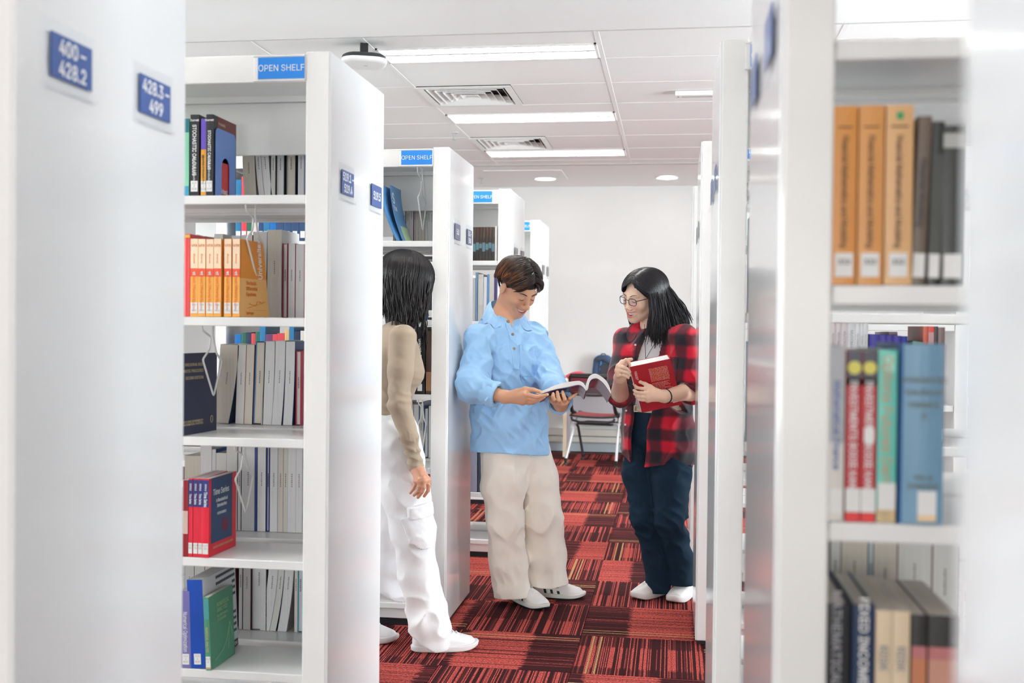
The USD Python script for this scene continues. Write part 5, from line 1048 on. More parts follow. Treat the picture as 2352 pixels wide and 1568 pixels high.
def woman():
    t = thing('person', 'woman with glasses in a red and black plaid shirt holding a red book', 'person')
    M['plaid'] = plaid('plaid_flannel', math.radians(33))
    SK = np.array(srgb(236, 198, 174)); LIP = srgb(220, 136, 128); BL = srgb(232, 150, 130)
    R = head_frame(math.radians(-47), math.radians(15), math.radians(9)); c = at(1476, 678, 5.26)
    W = lambda v: c + np.asarray(v) @ R
    ph = math.radians(-33); fB = V(math.sin(ph), -math.cos(ph), 0); sB = np.cross(fB, V(0, 0, 1))
    nb = at(1500, 752, 5.30); nk = W((0, -.030, -.052))
    shR, shL = at(1440, 782, 5.35), at(1570, 780, 5.17); elR, elL = at(1424, 902, 5.20), at(1586, 897, 5.13); wrR, wrL = at(1424, 868, 4.985), at(1529, 910, 4.985)
    ch, wa, hp = at(1510, 840, 5.29), at(1508, 935, 5.29), at(1512, 1000, 5.29)
    # the red book first: its plane
    bTL, bTR, bBL = at(1447, 843, 4.93), at(1540, 824, 4.975), at(1475, 947, 5.055)
    kR = [at(1429, 832, 4.935), at(1421, 841, 4.925), at(1418, 851, 4.925), at(1420, 861, 4.930)]
    fR = fingers_at([[(1438, 826, 4.930), (1444, 831, 4.935), (1447, 839, 4.940)], [(1432, 843, 4.915), (1440, 847, 4.920), (1447, 854, 4.930)], [(1430, 853, 4.915), (1439, 856, 4.920), (1446.5, 862, 4.927)], [(1430, 861, 4.920), (1437, 864, 4.920), (1443.5, 868, 4.925)]], 0)
    tR = [at(1430, 848, 4.985), at(1437, 834, 4.990), at(1443, 827, 4.990), at(1450, 825, 4.990)]
    kL = [at(1489, 894, 4.965), at(1487, 903, 4.955), at(1487, 911.5, 4.955), at(1488, 919, 4.96)]
    fL = fingers_at([[(1474, 892, 4.96), (1463, 890, 4.97), (1456, 882, 4.985)], [(1473, 902, 4.95), (1463, 901, 4.96), (1456, 896, 4.98)], [(1474, 911, 4.95), (1464, 909.5, 4.96), (1457, 904, 4.98)], [(1476, 918.5, 4.955), (1468, 917.5, 4.96), (1461, 912, 4.975)]], 0)
    tL = [at(1507, 898, 4.975), at(1494, 888, 4.97), at(1482, 881.5, 4.972), at(1470, 877, 4.978)]
    def neck(p): return smin(cone(p, nk, nb, .044, .048), cone(p, nb, ch, .055, .09), .04)
    def skin_head(p): return smin(head_sdf((p-c) @ R.T, 1.0), neck(p), .02)
    m1 = iso(skin_head, *bounds(c, nb, m=.13), .0026)
    def aR_(p): return smin(chain(p, [(shR, .045), (elR, .043), (wrR, .0265)], .02), hand_sdf(p, wrR, .0245, kR, fR, tR, .0115, .0074), .018)
    def aL_(p): return smin(chain(p, [(shL, .045), (elL, .045), (wrL, .028)], .02), hand_sdf(p, wrL, .0255, kL, fL, tL, .0118, .0076), .018)
    m2 = iso(aR_, *bounds(shR, elR, wrR, *sum(fR, []), m=.05), .0028); m3 = iso(aL_, *bounds(shL, elL, wrL, *sum(fL, []), m=.05), .0028)
    hR, hL = at(1474, 1010, 5.33), at(1546, 1010, 5.25); knR, knL = at(1480, 1192, 5.23), at(1540, 1192, 5.17); aR, aL = at(1516, 1352, 5.29), at(1566, 1334, 5.27)
    def core(p):
        d = echain(p, [(nb-V(0, 0, .05), .11, .05), (ch, .12, .075), (wa, .11, .075), (hp, .13, .085)], sB)
        for h_, k_, a_ in ((hR, knR, aR+V(0, 0, .09)), (hL, knL, aL+V(0, 0, .09))): d = smin(d, chain(p, [(h_, .07), (k_, .045), (a_, .032)], .03), .03)
        return d
    m4 = iso(core, *bounds(nb, hp, aR, aL, m=.16), .012)
    body = join([m1, m2, m3, m4]); o = obj('body', body, M['skin'], t, smooth=True); tint(o, skin_tint((body[0]-c) @ R.T, SK, LIP, BL)); features(t, R, c, SK, .0018, 1.0)
    # glasses
    Gf_ = lambda m: frame(m, c, R[0], R[1], R[2]); fr = []
    for s in (-1, 1):
        ring = [V(s*.0335 + .0225*np.sign(math.cos(a))*abs(math.cos(a))**.6, .0985 - .0035*0 - .35*(abs(s*.0335+.0225*math.cos(a))-.02)*.35, -.006 + .0165*np.sign(math.sin(a))*abs(math.sin(a))**.6) for a in np.linspace(0, 2*np.pi, 28, endpoint=False)]
        fr.append(tube(ring, .0016, 6, closed=True)); fr.append(tube([V(s*.056, .0945, .002), V(s*.071, .078, .004), V(s*.077, .02, .004), V(s*.079, -.01, .0)], [.0018, .0018, .0014, .0012], 6))
    fr.append(tube([V(-.011, .0995, .0), V(0, .1015, .0025), V(.011, .0995, .0)], .0014, 6))
    gl = obj('glasses', [Gf_(m) for m in fr], P('glasses_frame', (.022, .018, .035), .25), t, smooth=50)
    ln = []
    for s in (-1, 1):
        ring = np.array([V(s*.0335 + .0215*np.sign(math.cos(a))*abs(math.cos(a))**.6, .0982, -.006 + .0155*np.sign(math.sin(a))*abs(math.sin(a))**.6) for a in np.linspace(0, 2*np.pi, 24, endpoint=False)]); ring[:, 1] -= .12*(np.abs(ring[:, 0])-.02)
        ln.append((np.vstack([ring, ring.mean(0)]), np.array([[i, (i+1) % 24, 24] for i in range(24)])))
    for m in ln: obj('lens', Gf_(m), M['acrylic'], gl)
    # long straight black hair, parted on her left
    rg = np.random.RandomState(8); hc = V(0, -.020, .034); hr = V(.086, .112, .089); L = []
    col = lambda: np.array([.008, .006, .0075])*(.7+.8*rg.rand()) + np.array([0, .002, .008])*(rg.rand() < .2)
    def hang(d0, d1, tgt, r, k=9, n2=12, bow=0.0):
        tt = np.linspace(0, 1, k); D_ = slerp(V(*d0), V(*d1), tt); p_ = W(hc + D_*(hr + .004 + .006*(tt*tt*(3-2*tt))[:, None])); e = p_[-1]; u = np.linspace(0, 1, n2+1)[1:]; v0 = (p_[-1]-p_[-2])
        q = e + np.outer(u, tgt-e) + np.outer(u*(1-u)**2, v0*5) + np.outer(np.sin(np.pi*u)*bow, CR) + .003*np.stack([np.sin(u*5+rg.rand()*6), np.cos(u*4+rg.rand()*6), 0*u], 1)
        P_ = flow(np.vstack([p_, q[1:]]), 24); n_ = len(P_); L.append((P_, r*np.interp(np.linspace(0, 1, n_), [0, .1, .8, 1], [.6, 1, .95, .25]), np.tile(col(), (n_, 1))))
    part = .14
    for i in range(620):                                      # her left side, towards the camera: one straight sheet
        f_ = rg.rand(); y0 = -.80 + 1.62*f_; d0 = (-part+.02*rg.randn(), y0, math.sqrt(max(.03, 1-y0*y0))); e = -.75+1.30*f_
        d1 = (-1, e + .03*rg.randn(), -.10-.10*f_+.06*rg.randn())
        px = 1572 - 84*f_ + 5*rg.randn(); py = 752 + 28*min(1, f_*1.7) + 8*rg.randn() - (14 if f_ > .93 else 0)
        hang(d0, d1, at(px, py, 5.24 - .10*min(1, f_*1.3)), rg.uniform(.0026, .0042), bow=.004)
    for i in range(160):                                       # her right side behind the face
        f_ = rg.rand(); y0 = -.5 + 1.38*f_; d0 = (-part+.02, y0, math.sqrt(max(.03, 1-y0*y0))); d1 = (1, -.35+1.0*f_+.03*rg.randn(), -.16+.06*rg.randn())
        hang(d0, d1, at(1446 + 18*(1-f_) + 3*rg.randn(), 738 + 8*rg.randn(), 5.31), rg.uniform(.0026, .004), bow=-.004)
    for i in range(480):                                      # back, falling behind the shoulder
        a = rg.uniform(-.95, .95); d0 = (-part*.5, -.30, .93); d1 = (a*.95, -1, -.22+.10*rg.randn())
        hang(d0, d1, at(1576 + 7*rg.randn() - 14*(a+1)*.5, 744 + 8*rg.randn(), 5.33+.02*rg.randn()), rg.uniform(.003, .0045), bow=.018)
    hm_, hcol = locks(L, 5)
    hn = [(at(1504, 668, 5.27), .056, .056), (at(1517, 704, 5.26), .058, .048), (at(1530, 742, 5.26), .060, .040), (at(1534, 762, 5.25), .050, .026)]
    hb = [(at(1508, 690, 5.30), .050, .05), (at(1538, 724, 5.32), .032, .032), (at(1570, 746, 5.33), .018, .018)]
    def cap(p):
        q = (p-c) @ R.T; d = ell(q, (0, -.022, .034), (.080, .098, .085)); cutf = q[:, 1]*.86 - q[:, 2]*.50 - .052; d = smax(smax(d, cutf, .01), -q[:, 2]-.06+.7*np.maximum(q[:, 1], 0), .01)
        d2 = smin(echain(p, hn, CR), echain(p, hb, CR), .03); d2 = smax(d2, q[:, 1]-.050-.25*(q[:, 2]+.05), .012)
        return smin(d, d2, .02) + .010*np.abs(nz(p, (70, 70, 6), 62, 1))
    mc = iso(cap, *bounds(c, hn[-1][0], hb[-1][0], m=.13), .0042)
    o = obj('hair', join([mc, hm_]), M['hair'], t, smooth=True, label='long straight black parted hair'); tint(o, np.vstack([np.tile([.007, .0055, .0065], (len(mc[0]), 1)), hcol]))
    # white tee
    def tee(p):
        d = echain(p, [(at(1500, 775, 5.29), .125, .055), (ch, .145, .098), (wa+V(0, 0, .02), .130, .092), (hp, .15, .105)], sB, .04) + .006*nz(p, (14, 14, 9), 4)
        d = np.maximum(d, -cone(p, nb-V(0, 0, .02), nb+V(fB[0]*.03, fB[1]*.03, .1), .050, .07)); return np.maximum(d, wa[2]-.012-p[:, 2])
    obj('tee', iso(tee, *bounds(nb, wa, m=.18), .005), M['tee'], t, smooth=True)
    # plaid shirt, open at the front
    sn = [(at(1505, 770, 5.29), .150, .066), (at(1508, 800, 5.29), .165, .098), (ch, .166, .116), (wa, .160, .116), (at(1513, 1000, 5.29), .178, .140), (at(1513, 1085, 5.30), .198, .156)]
    uR, uL = (wrR-elR)/np.linalg.norm(wrR-elR), (wrL-elL)/np.linalg.norm(wrL-elL)
    def s_out(p):
        d = echain(p, sn, sB, .05)
        d = smin(d, chain(p, [(shR, .063), (elR, .063)], .03), .014); d = smin(d, chain(p, [(shL, .065), (elL, .064)], .03), .014)
        return d + .010*nz(p, (9, 9, 6), 13) + .036*np.abs(nz(p @ np.array([[1, .2, .5], [0, 1, 0], [-.6, .2, 1]]), (15, 15, 6), 15, 1)) - .009
    zs_ = [at(1500, y, 5.2)[2] for y in (735, 760, 800, 850, 930, 1000, 1060)]   # opening edges seen at these heights
    la = [at(x, y, 5.19) for x, y in ((1478, 735), (1470, 760), (1455, 800), (1450, 850), (1446, 930), (1440, 1000), (1436, 1060))]; ra = [at(x, y, 5.17) for x, y in ((1512, 735), (1524, 760), (1520, 800), (1516, 850), (1503, 930), (1492, 1000), (1484, 1060))]
    O = nb.copy(); loc = lambda w: np.dot(w-O, sB)
    xl = np.array([loc(w) for w in la]); xr = np.array([loc(w) for w in ra]); order = np.argsort(zs_); zq = np.array(zs_)[order]; xl, xr = xl[order], xr[order]
    def shirt(p):
        d = s_out(p); x = (p-O) @ sB; y = (p-O) @ fB; a, b = np.interp(p[:, 2], zq, xl), np.interp(p[:, 2], zq, xr); lo_, hi_ = np.minimum(a, b), np.maximum(a, b)
        wedge = np.maximum(np.maximum(x-hi_, lo_-x), .0-y)
        hem = at(1560, 1064, 5.3)[2] + .10*np.exp(-((np.abs(x+.0)-.165)/.05)**2)*0 + .045*np.clip((x-.0)/.12, 0, 1) - .012*np.cos(x*19)
        d = np.maximum(np.maximum(d, hem-p[:, 2]), -wedge)
        inner = echain(p, [(at(1500, 775, 5.29), .127, .057), (ch, .148, .101), (wa, .140, .102), (at(1513, 1000, 5.29), .162, .125), (at(1513, 1095, 5.30), .184, .142)], sB, .04)
        hole = np.minimum(inner, cone(p, nb-V(0, 0, .03), nb+V(fB[0]*.05, fB[1]*.05, .12), .052, .085))
        for e_, s_, u_, r in ((elR, shR, uR, .047), (elL, shL, uL, .047)): hole = np.minimum(hole, chain(p, [(e_+(s_-e_)*.28, r*.85), (e_, r), (e_+u_*.08, r)], .01))
        def off(u, e_, s_): n_ = (e_-s_)/np.linalg.norm(e_-s_)*.62 + u*.78; n_ /= np.linalg.norm(n_); a_ = (p-e_) @ n_ - .030; near = np.linalg.norm(p-e_, axis=1) < .12; return np.where(near, a_, -1.0)
        d = np.maximum(d, np.maximum(off(uR, elR, shR), off(uL, elL, shL)))
        return np.maximum(d, -hole)
    obj('shirt', iso(shirt, *bounds(shR, shL, elR, elL, at(1500, 1085, 5.3), nb, m=.15), .0045, slack=2.6), M['plaid'], t, smooth=True, label='open red and black plaid flannel shirt')
    for e_, s_, u_ in ((elR, shR, uR), (elL, shL, uL)):        # rolled sleeves
        ax = u_*.78 + (e_-s_)/np.linalg.norm(e_-s_)*.62; ax /= np.linalg.norm(ax); a_ = np.cross(ax, V(0, 0, 1)); a_ /= np.linalg.norm(a_); b_ = np.cross(ax, a_); ctr = e_ + ax*.024
        obj('rolled_cuff', tube([ctr + a_*.054*math.cos(q) + b_*.054*math.sin(q) for q in np.linspace(0, 2*np.pi, 24, endpoint=False)], .0105, 8, closed=True), M['plaid'], t, smooth=True)
    ang0 = math.atan2(fB[1], fB[0])
    for sgn in (1, -1):                                        # soft collar
        rows = [[] for _ in range(6)]
        for a in np.radians(np.linspace(28, 180, 24)):
            dg = math.degrees(a); zt = np.interp(dg, [28, 60, 110, 180], [-.022, .012, .045, .058]); ro = np.interp(dg, [28, 48, 75, 110, 180], [.098, .128, .115, .095, .085]); ux, uy = math.cos(ang0-sgn*a), math.sin(ang0-sgn*a)
            zz = np.linspace(nb[2]+.12, nb[2]-.16, 90); dd = s_out(np.c_[np.full(90, nb[0]+ux*ro), np.full(90, nb[1]+uy*ro), zz]); zo = (zz[int(np.argmax(dd < 0))] if (dd < 0).any() else nb[2]-.05)+.008
            for j, s_ in enumerate(np.linspace(0, 1, 6)): r = .060+(ro-.060)*s_; rows[j].append(V(nb[0]+ux*r, nb[1]+uy*r, nb[2]+zt+(zo-nb[2]-zt)*s_**1.2+.012*math.sin(math.pi*s_)))
        g0 = np.array(rows); obj('collar', sheet_solid(g0, nb, .004, sgn), M['plaid'], t, smooth=40)
    for px, py in ((1459, 792), (1438, 943), (1436, 975)): bt(t, s_out, px, py, 4.95, 5.5, (.82, .82, .82), .0052)
    pk_c = on_surface(s_out, 1543, 845, 4.95, 5.5)
    Rb = np.stack([sB, fB, V(0, 0, 1)])
    def pocket(p): d = s_out(p); return np.maximum(np.maximum(d-.005, -(d+.014)), obox(p, pk_c, (.042, .09, .055), Rb, .002))
    obj('pocket', iso(pocket, *bounds(pk_c, m=.11), .004), M['plaid'], t, smooth=35)
    # cord necklace
    nl = [on_surface(tee, x, y, 5.0, 5.5) + V(0, -.004, 0) for x, y in ((1480, 745), (1481, 770), (1482, 800), (1482.5, 823))] + [on_surface(tee, x, y, 5.0, 5.5) + V(0, -.004, 0) for x, y in ((1484, 822), (1494, 805), (1506, 785))]
    obj('necklace', tube(nl, .0012, 5), C((.03, .03, .035), .4), t)
    # jeans and belt
    def jeans_(p):
        d = echain(p, [(wa, .136, .098), (hp, .152, .114)], sB, .04)
        a = chain(p, [(hR, .080), (at(1470, 1085, 5.29), .080), (knR, .062), (at(1508, 1280, 5.27), .058), (aR-V(0, 0, .05), .058)], .03); b = chain(p, [(hL, .086), (at(1541, 1085, 5.22), .092), (knL, .072), (at(1560, 1275, 5.24), .058), (aL-V(0, 0, .05), .057)], .03)
        d = smin(smin(d, a, .02), b, .02); kn = np.exp(-((p[:, 2]-.36)/.08)**2) + .6*np.exp(-((p[:, 2]-.66)/.06)**2)
        return d + .007*nz(p, (10, 10, 5), 31) + (.014+.034*kn)*np.abs(nz(p @ np.array([[1, 0, .5], [0, 1, .2], [-.4, 0, 1]]), (12, 12, 20), 32, 1)) - .005
    def jeans(p): hz = np.where(p[:, 0] < (aR+aL)[0]/2, aR[2]-.012, aL[2]-.012); return np.maximum(np.maximum(jeans_(p), hz-p[:, 2]), p[:, 2]-wa[2]-.012)
    obj('jeans', iso(jeans, *bounds(wa, hp, knR, knL, aR-V(0, 0, .05), aL, m=.16), .005), M['jeans'], t, smooth=True)
    def belt(p): d = jeans_(p); return np.maximum(np.maximum(d-.006, -(d+.014)), np.abs(p[:, 2]-wa[2]+.004)-.016)
    obj('belt', iso(belt, *bounds(wa, m=.20), .0045), P('belt_tan', srgb(214, 196, 168), .5), t, smooth=40)
    q0 = on_surface(jeans_, 1464, 938, 5.0, 5.5); n_ = -CF; xx = np.cross(V(0, 0, 1), n_); xx /= np.linalg.norm(xx)
    obj('buckle', frame(join([cbx(-.019, .019, -.003, .009, .011, .016), cbx(-.019, .019, -.003, .009, -.016, -.011), cbx(-.019, -.014, -.003, .009, -.016, .016), cbx(.014, .019, -.003, .009, -.016, .016), cbx(-.003, .017, .004, .010, -.002, .002)]), q0, xx, n_, V(0, 0, 1)), C((.55, .50, .42), .3, metallic=.9), t)
    shoe(t, (-.165, 5.195), (-.012, 5.385), 'runner', (.80, .77, .75), (.82, .78, .75), .10); shoe(t, (.015, 5.155), (.105, 5.385), 'runner', (.80, .78, .78), (.82, .80, .79), .10)
    wb = wrL + (elL-wrL)*.02; ax = uL; a_ = np.cross(ax, V(0, 0, 1)); a_ /= np.linalg.norm(a_); b_ = np.cross(ax, a_)
    tb = thing('hair_tie', 'black hair tie worn on the wrist of the woman in plaid', 'hair tie')
    obj('band', tube([wb + a_*.0310*math.cos(q) + b_*.0310*math.sin(q) for q in np.linspace(0, 2*np.pi, 28, endpoint=False)], .0028, 7, closed=True), C((.012, .012, .014), .6), tb, smooth=True)
    # red book
    bk = thing('held_book', 'thick red paperback with white page edges held against the plaid shirt', 'book')
    U = bTR-bTL; w = np.linalg.norm(U); U /= w; Dn = bBL-bTL; hgt = np.linalg.norm(Dn); Dn = Dn - U*np.dot(Dn, U)*0; Dn /= np.linalg.norm(Dn); Nn = np.cross(U, -Dn); Nn = Nn/np.linalg.norm(Nn); Nn = Nn if np.dot(Nn, CF) < 0 else -Nn
    def bend_(u): return .010*np.sin(np.pi*u)*0 - .018*(u-.5)**2*4*0 + .012*(u**2)            # the covers curve slightly
    def skew(m):                                              # local (u in m, depth behind cover, down in m)
        v, f = vf(m); return solid(bTL + np.outer(v[:, 0], U) + np.outer(v[:, 2], Dn) - np.outer(v[:, 1] - .22*v[:, 0]**2/w*0, Nn) - np.outer(.10*(v[:, 0]/w)**2*.12, V(0, 0, 1))*0, f)
    th = .043; red = noisy('cover_red', srgb(168, 14, 34), srgb(182, 24, 44), (9, 9, 9), .35)
    obj('page_block', skew(bx(.0, w-.004, .0015, th-.0015, .0, hgt)), P('page_white_b', (.82, .81, .79), .6), bk)
    obj('cover', skew(bx(-.001, w, -.0006, .0012, -.001, hgt+.001)), red, bk); obj('cover', skew(bx(-.001, w, th-.0012, th, -.001, hgt+.001)), red, bk); obj('spine', skew(bx(w-.0035, w+.0005, 0, th, -.001, hgt+.001)), red, bk)
    def ptxt(s, h_, u, v, mat, right=False, bold=False):
        if right: return frame(text(s, h_, (0, 0, 0), (1, 0, 0), (0, 1, 0), bold, .0004), bTL + U*u + Dn*v + Nn*.0008, Dn, U, Nn)
        return frame(text(s, h_, (0, 0, 0), (1, 0, 0), (0, 1, 0), bold, .0004), bTL + U*u + Dn*v + Nn*.0008, U, -Dn, Nn)
    obj('cover_publisher', join([ptxt('palgrave', .0085, .017, .026, None, True), ptxt('macmillan', .0055, .012, .032, None, True)]), C(srgb(240, 206, 196)), bk)
    ln, lo2 = [], []; rr = random.Random(2)
    for i in range(28):
        v = .030+.0060*i
        if i in (12, 20): continue
        L_ = .085 if i < 12 else rr.uniform(.05, .095); x = .078
        while x < .078+L_:
            q = rr.uniform(.006, .016); (lo2 if i < 12 and rr.random() < .25 else ln).append(bx(x, min(x+q, .08+L_), -.0010, -.0004, v, v+.0024)); x += q+.0022
    obj('cover_blurb', [skew(m) for m in ln], C(srgb(226, 160, 150)), bk, kind='stuff'); obj('cover_blurb', [skew(m) for m in lo2], C(srgb(226, 150, 60)), bk, kind='stuff')
    obj('barcode_patch', skew(bx(w*.80, w*.93, -.0010, -.0004, hgt-.030, hgt-.018)), M['white'], bk)
    return t
def sheet_solid(g0, ctr, th, sgn=1):
    n0, n1 = g0.shape[:2]; nrm = np.zeros_like(g0); nrm[..., :2] = (g0-ctr)[..., :2]; nrm /= np.linalg.norm(nrm, axis=2, keepdims=True); g1 = g0 - nrm*th
    i0 = np.arange(n0-1)[:, None]*n1 + np.arange(n1-1)[None]; f0 = np.stack([np.stack([i0, i0+1, i0+n1+1], -1), np.stack([i0, i0+n1+1, i0+n1], -1)]).reshape(-1, 3); b = n0*n1
    edge = [(k, k+1) for k in range(n1-1)] + [((n0-1)*n1+k+1, (n0-1)*n1+k) for k in range(n1-1)] + [(k*n1+n1, k*n1) for k in range(n0-1)] + [(k*n1+n1-1, (k+1)*n1+n1-1) for k in range(n0-1)]
    fe = np.array([[a_, a_+b, b_+b] for a_, b_ in edge] + [[a_, b_+b, b_] for a_, b_ in edge]); fa = np.vstack([f0, f0[:, ::-1]+b, fe])
    return np.vstack([g0.reshape(-1, 3), g1.reshape(-1, 3)]), (fa[:, ::-1] if sgn > 0 else fa)
def on_surface(fn, px, py, y0, y1, n=160):
    ys = np.linspace(y0, y1, n); pp = np.array([at(px, py, y) for y in ys]); dd = fn(pp); return pp[int(np.argmax(dd < .002))]
def bt(t, fn, px, py, y0, y1, col, r):
    q0 = on_surface(fn, px, py, y0, y1); nrm = -CF*.95 + V(0, 0, .1); nrm /= np.linalg.norm(nrm); xx = np.cross(V(0, 0, 1), nrm); xx /= np.linalg.norm(xx)
    obj('button', frame(lathe([(0, .004), (r*.8, .004), (r, .0025), (r, 0)], 14), q0 + nrm*.004, xx, np.cross(nrm, xx), nrm), C(col, .3), t, smooth=40)
woman()

# ---------------------------------------------------------------- the woman in the tan top, seen from behind
M['tan'] = cloth('top_tan', srgb(166, 148, 127), srgb(172, 154, 133)); M['cargo'] = cloth('trouser_white', srgb(238, 238, 240), srgb(244, 244, 246))
def girl():
    t = thing('person', 'woman with long black hair, tan top and white cargo trousers, turned away', 'person')
    SK = np.array(srgb(204, 150, 124)); R = head_frame(math.radians(140), math.radians(10), 0); c = at(936, 650, 4.34); W = lambda v: c + np.asarray(v) @ R
    ph = math.radians(103); fB = V(math.sin(ph), -math.cos(ph), 0); sB = np.cross(fB, V(0, 0, 1))
    nb = at(918, 742, 4.35); nk = W((0, -.03, -.05)); sh = at(926, 776, 4.20); el = at(916, 925, 4.15); wr = at(957, 1074, 4.15); sh2 = at(900, 772, 4.45); el2 = at(890, 925, 4.47); wr2 = at(925, 1050, 4.46)
    ch, wa, hp = at(905, 845, 4.34), at(893, 945, 4.34), at(897, 1010, 4.34)
    K_ = [at(982, 1101, 4.115), at(973.5, 1103, 4.10), at(964, 1104, 4.10), at(955.5, 1104, 4.11)]
    F_ = fingers_at([[(984.5, 1114, 4.11), (983.5, 1126, 4.115), (974.5, 1139, 4.125)], [(973.5, 1118, 4.095), (970, 1129, 4.10), (960, 1142, 4.115)], [(963, 1117, 4.095), (960.5, 1127, 4.10), (951, 1137, 4.115)], [(953, 1114, 4.105), (949, 1123, 4.11), (942.5, 1132, 4.12)]], 0)
    T_ = [at(975, 1092, 4.15), at(984, 1104, 4.155), at(985, 1114, 4.16), at(983, 1122, 4.16)]
    def head_(p): return smin(head_sdf((p-c) @ R.T, 1.0, False), cone(p, nk, nb, .045, .05), .02)
    def arm(p): return smin(chain(p, [(sh, .04), (el, .034), (wr, .0235)], .02), hand_sdf(p, wr, .0235, K_, F_, T_, .0118, .0074), .018)
    def core(p): d = echain(p, [(nb-V(0, 0, .05), .11, .05), (ch, .12, .075), (wa, .10, .07), (hp, .13, .085)], sB); return smin(d, chain(p, [(sh2, .04), (el2, .034), (wr2, .024), (wr2-V(-.01, 0, .12), .02)], .02), .03)
    body = join([iso(head_, *bounds(c, nb, m=.125), .004), iso(arm, *bounds(sh, el, wr, *sum(F_, []), m=.04), .0027), iso(core, *bounds(nb, hp, wr2, el2, m=.16), .010)])
    o = obj('body', body, M['skin'], t, smooth=True); tint(o, np.tile(SK, (len(body[0]), 1)))
    ring = thing('ring', 'thin gold ring on the hanging hand of the woman in tan', 'ring'); a_, b_ = V(1, .1, -.05), V(0, 1, 0); kq = (K_[0]+F_[0][0])/2*.35 + F_[0][0]*.65
    obj('band', tube([kq + a_*.0098*math.cos(q)+b_*.0098*math.sin(q) for q in np.linspace(0, 2*np.pi, 22, endpoint=False)], .0011, 6, closed=True), C((.75, .60, .32), .25, metallic=1.0), ring, smooth=True)
    rg = np.random.RandomState(6); hc = V(0, -.014, .034); hr = V(.088, .108, .092); L = []
    def hang(d0, d1, tgt, r, k=9, n2=12, bow=0.0, tipc=0):
        tt = np.linspace(0, 1, k); D_ = slerp(V(*d0), V(*d1), tt); p_ = W(hc + D_*(hr + .005 + .009*(tt*tt*(3-2*tt))[:, None])); e = p_[-1]; u = np.linspace(0, 1, n2+1)[1:]; v0 = (p_[-1]-p_[-2])
        q = e + np.outer(u, tgt-e) + np.outer(u*(1-u)**2, v0*5) + np.outer(np.sin(np.pi*u)*bow, V(1, 0, 0)) + .004*np.stack([np.sin(u*6+rg.rand()*6), np.cos(u*5+rg.rand()*6), 0*u], 1)
        P_ = flow(np.vstack([p_, q[1:]]), 24); n_ = len(P_); s_ = np.linspace(0, 1, n_); c_ = np.array([.009, .007, .008])*(.7+.8*rg.rand()); g_ = np.clip((s_-.72)/.25, 0, 1)[:, None]*tipc
        L.append((P_, r*np.interp(s_, [0, .1, .75, 1], [.6, 1, .95, .3]), c_*(1-g_)+np.array([.11, .10, .095])*g_))
    for i in range(900):
        th = rg.uniform(-math.pi, math.pi); x, y = math.cos(th), math.sin(th)              # x: her right, y: forward
        d0 = (.05*x, .12*y+.02, 1); fr = max(0, y); d1 = (x, y*.95, -.32+.10*rg.randn()-.12*fr)
        if y > .72 and abs(x) < .35: continue
        scr = np.dot(R[0]*x + R[1]*y, CR)                                                 # how far to the right it falls
        u_ = np.clip((scr+1)/2, 0, 1)
        tp = at(876 + 98*u_ + 4*rg.randn(), 738 - 26*abs(2*u_-1.1) + 9*rg.randn() + (30 if rg.rand() < .12 and u_ > .75 else 0), 4.34 - .10*np.dot(R[0]*x + R[1]*y, -CF)*-1*-1 + .02*rg.randn())
        tp = V(tp[0], 4.34 + .085*np.dot(R[0]*x+R[1]*y, V(0, 1, 0)) - .02, tp[2])
        hang(d0, d1, tp, rg.uniform(.0028, .0046), tipc=.8*rg.rand() if rg.rand() < .3 else 0)
    for i in range(26):                                                                    # a strand in front of the shoulder
        d0 = (.1, .2, 1); d1 = (.62, .78, -.38); tp = at(972+5*rg.randn(), 778+14*rg.randn(), 4.24); hang(d0, d1, tp, .0042, bow=-.006)
    hm_, hcol = locks(L, 5)
    hn = [(c+V(0, 0, .02), .088, .088), (at(932, 690, 4.345), .084, .082), (at(924, 726, 4.35), .070, .070), (at(920, 742, 4.35), .050, .055)]
    def cap(p): q = (p-c) @ R.T; return smin(ell(q, (0, -.016, .034), (.085, .105, .090)), echain(p, hn, CR), .03) + .010*np.abs(nz(p, (70, 70, 6), 61, 1))
    mc = iso(cap, *bounds(c, hn[-1][0], m=.13), .0042); o = obj('hair', join([mc, hm_]), M['hair'], t, smooth=True, label='long black layered hair'); tint(o, np.vstack([np.tile([.008, .0065, .007], (len(mc[0]), 1)), hcol]))
    # fitted long-sleeved top
    def top_(p):
        d = echain(p, [(at(910, 765, 4.34), .135, .052), (at(908, 800, 4.34), .150, .082), (ch, .135, .098), (at(897, 905, 4.34), .118, .080), (wa, .125, .085)], sB, .05)
        d = smin(d, ball(p, ch + fB*.055 - sB*.0 + V(0, 0, -.02) + sB*.055, .062), .04); d = smin(d, ball(p, ch + fB*.055 + V(0, 0, -.02) - sB*.055, .062), .04)
        a = chain(p, [(sh, .053), (at(920, 850, 4.17), .046), (el, .041), (at(938, 1000, 4.145), .036), (wr+(el-wr)*.02, .030)], .02); d = smin(d, a, .012)
        d = smin(d, chain(p, [(sh2, .05), (el2, .04), (wr2, .03)], .02), .012)
        wrk = np.exp(-((p[:, 2]-wr[2]-.07)/.07)**2) + .6*np.exp(-((p[:, 2]-el[2]-.01)/.06)**2)
        return d + .006*nz(p, (12, 12, 7), 41) + (.003 + .026*wrk)*np.abs(nz(p @ np.array([[1, 0, .3], [0, 1, 0], [-.2, 0, 1]]), (14, 14, 34), 42, 1)) - .002
    ua = (wr-el)/np.linalg.norm(wr-el)
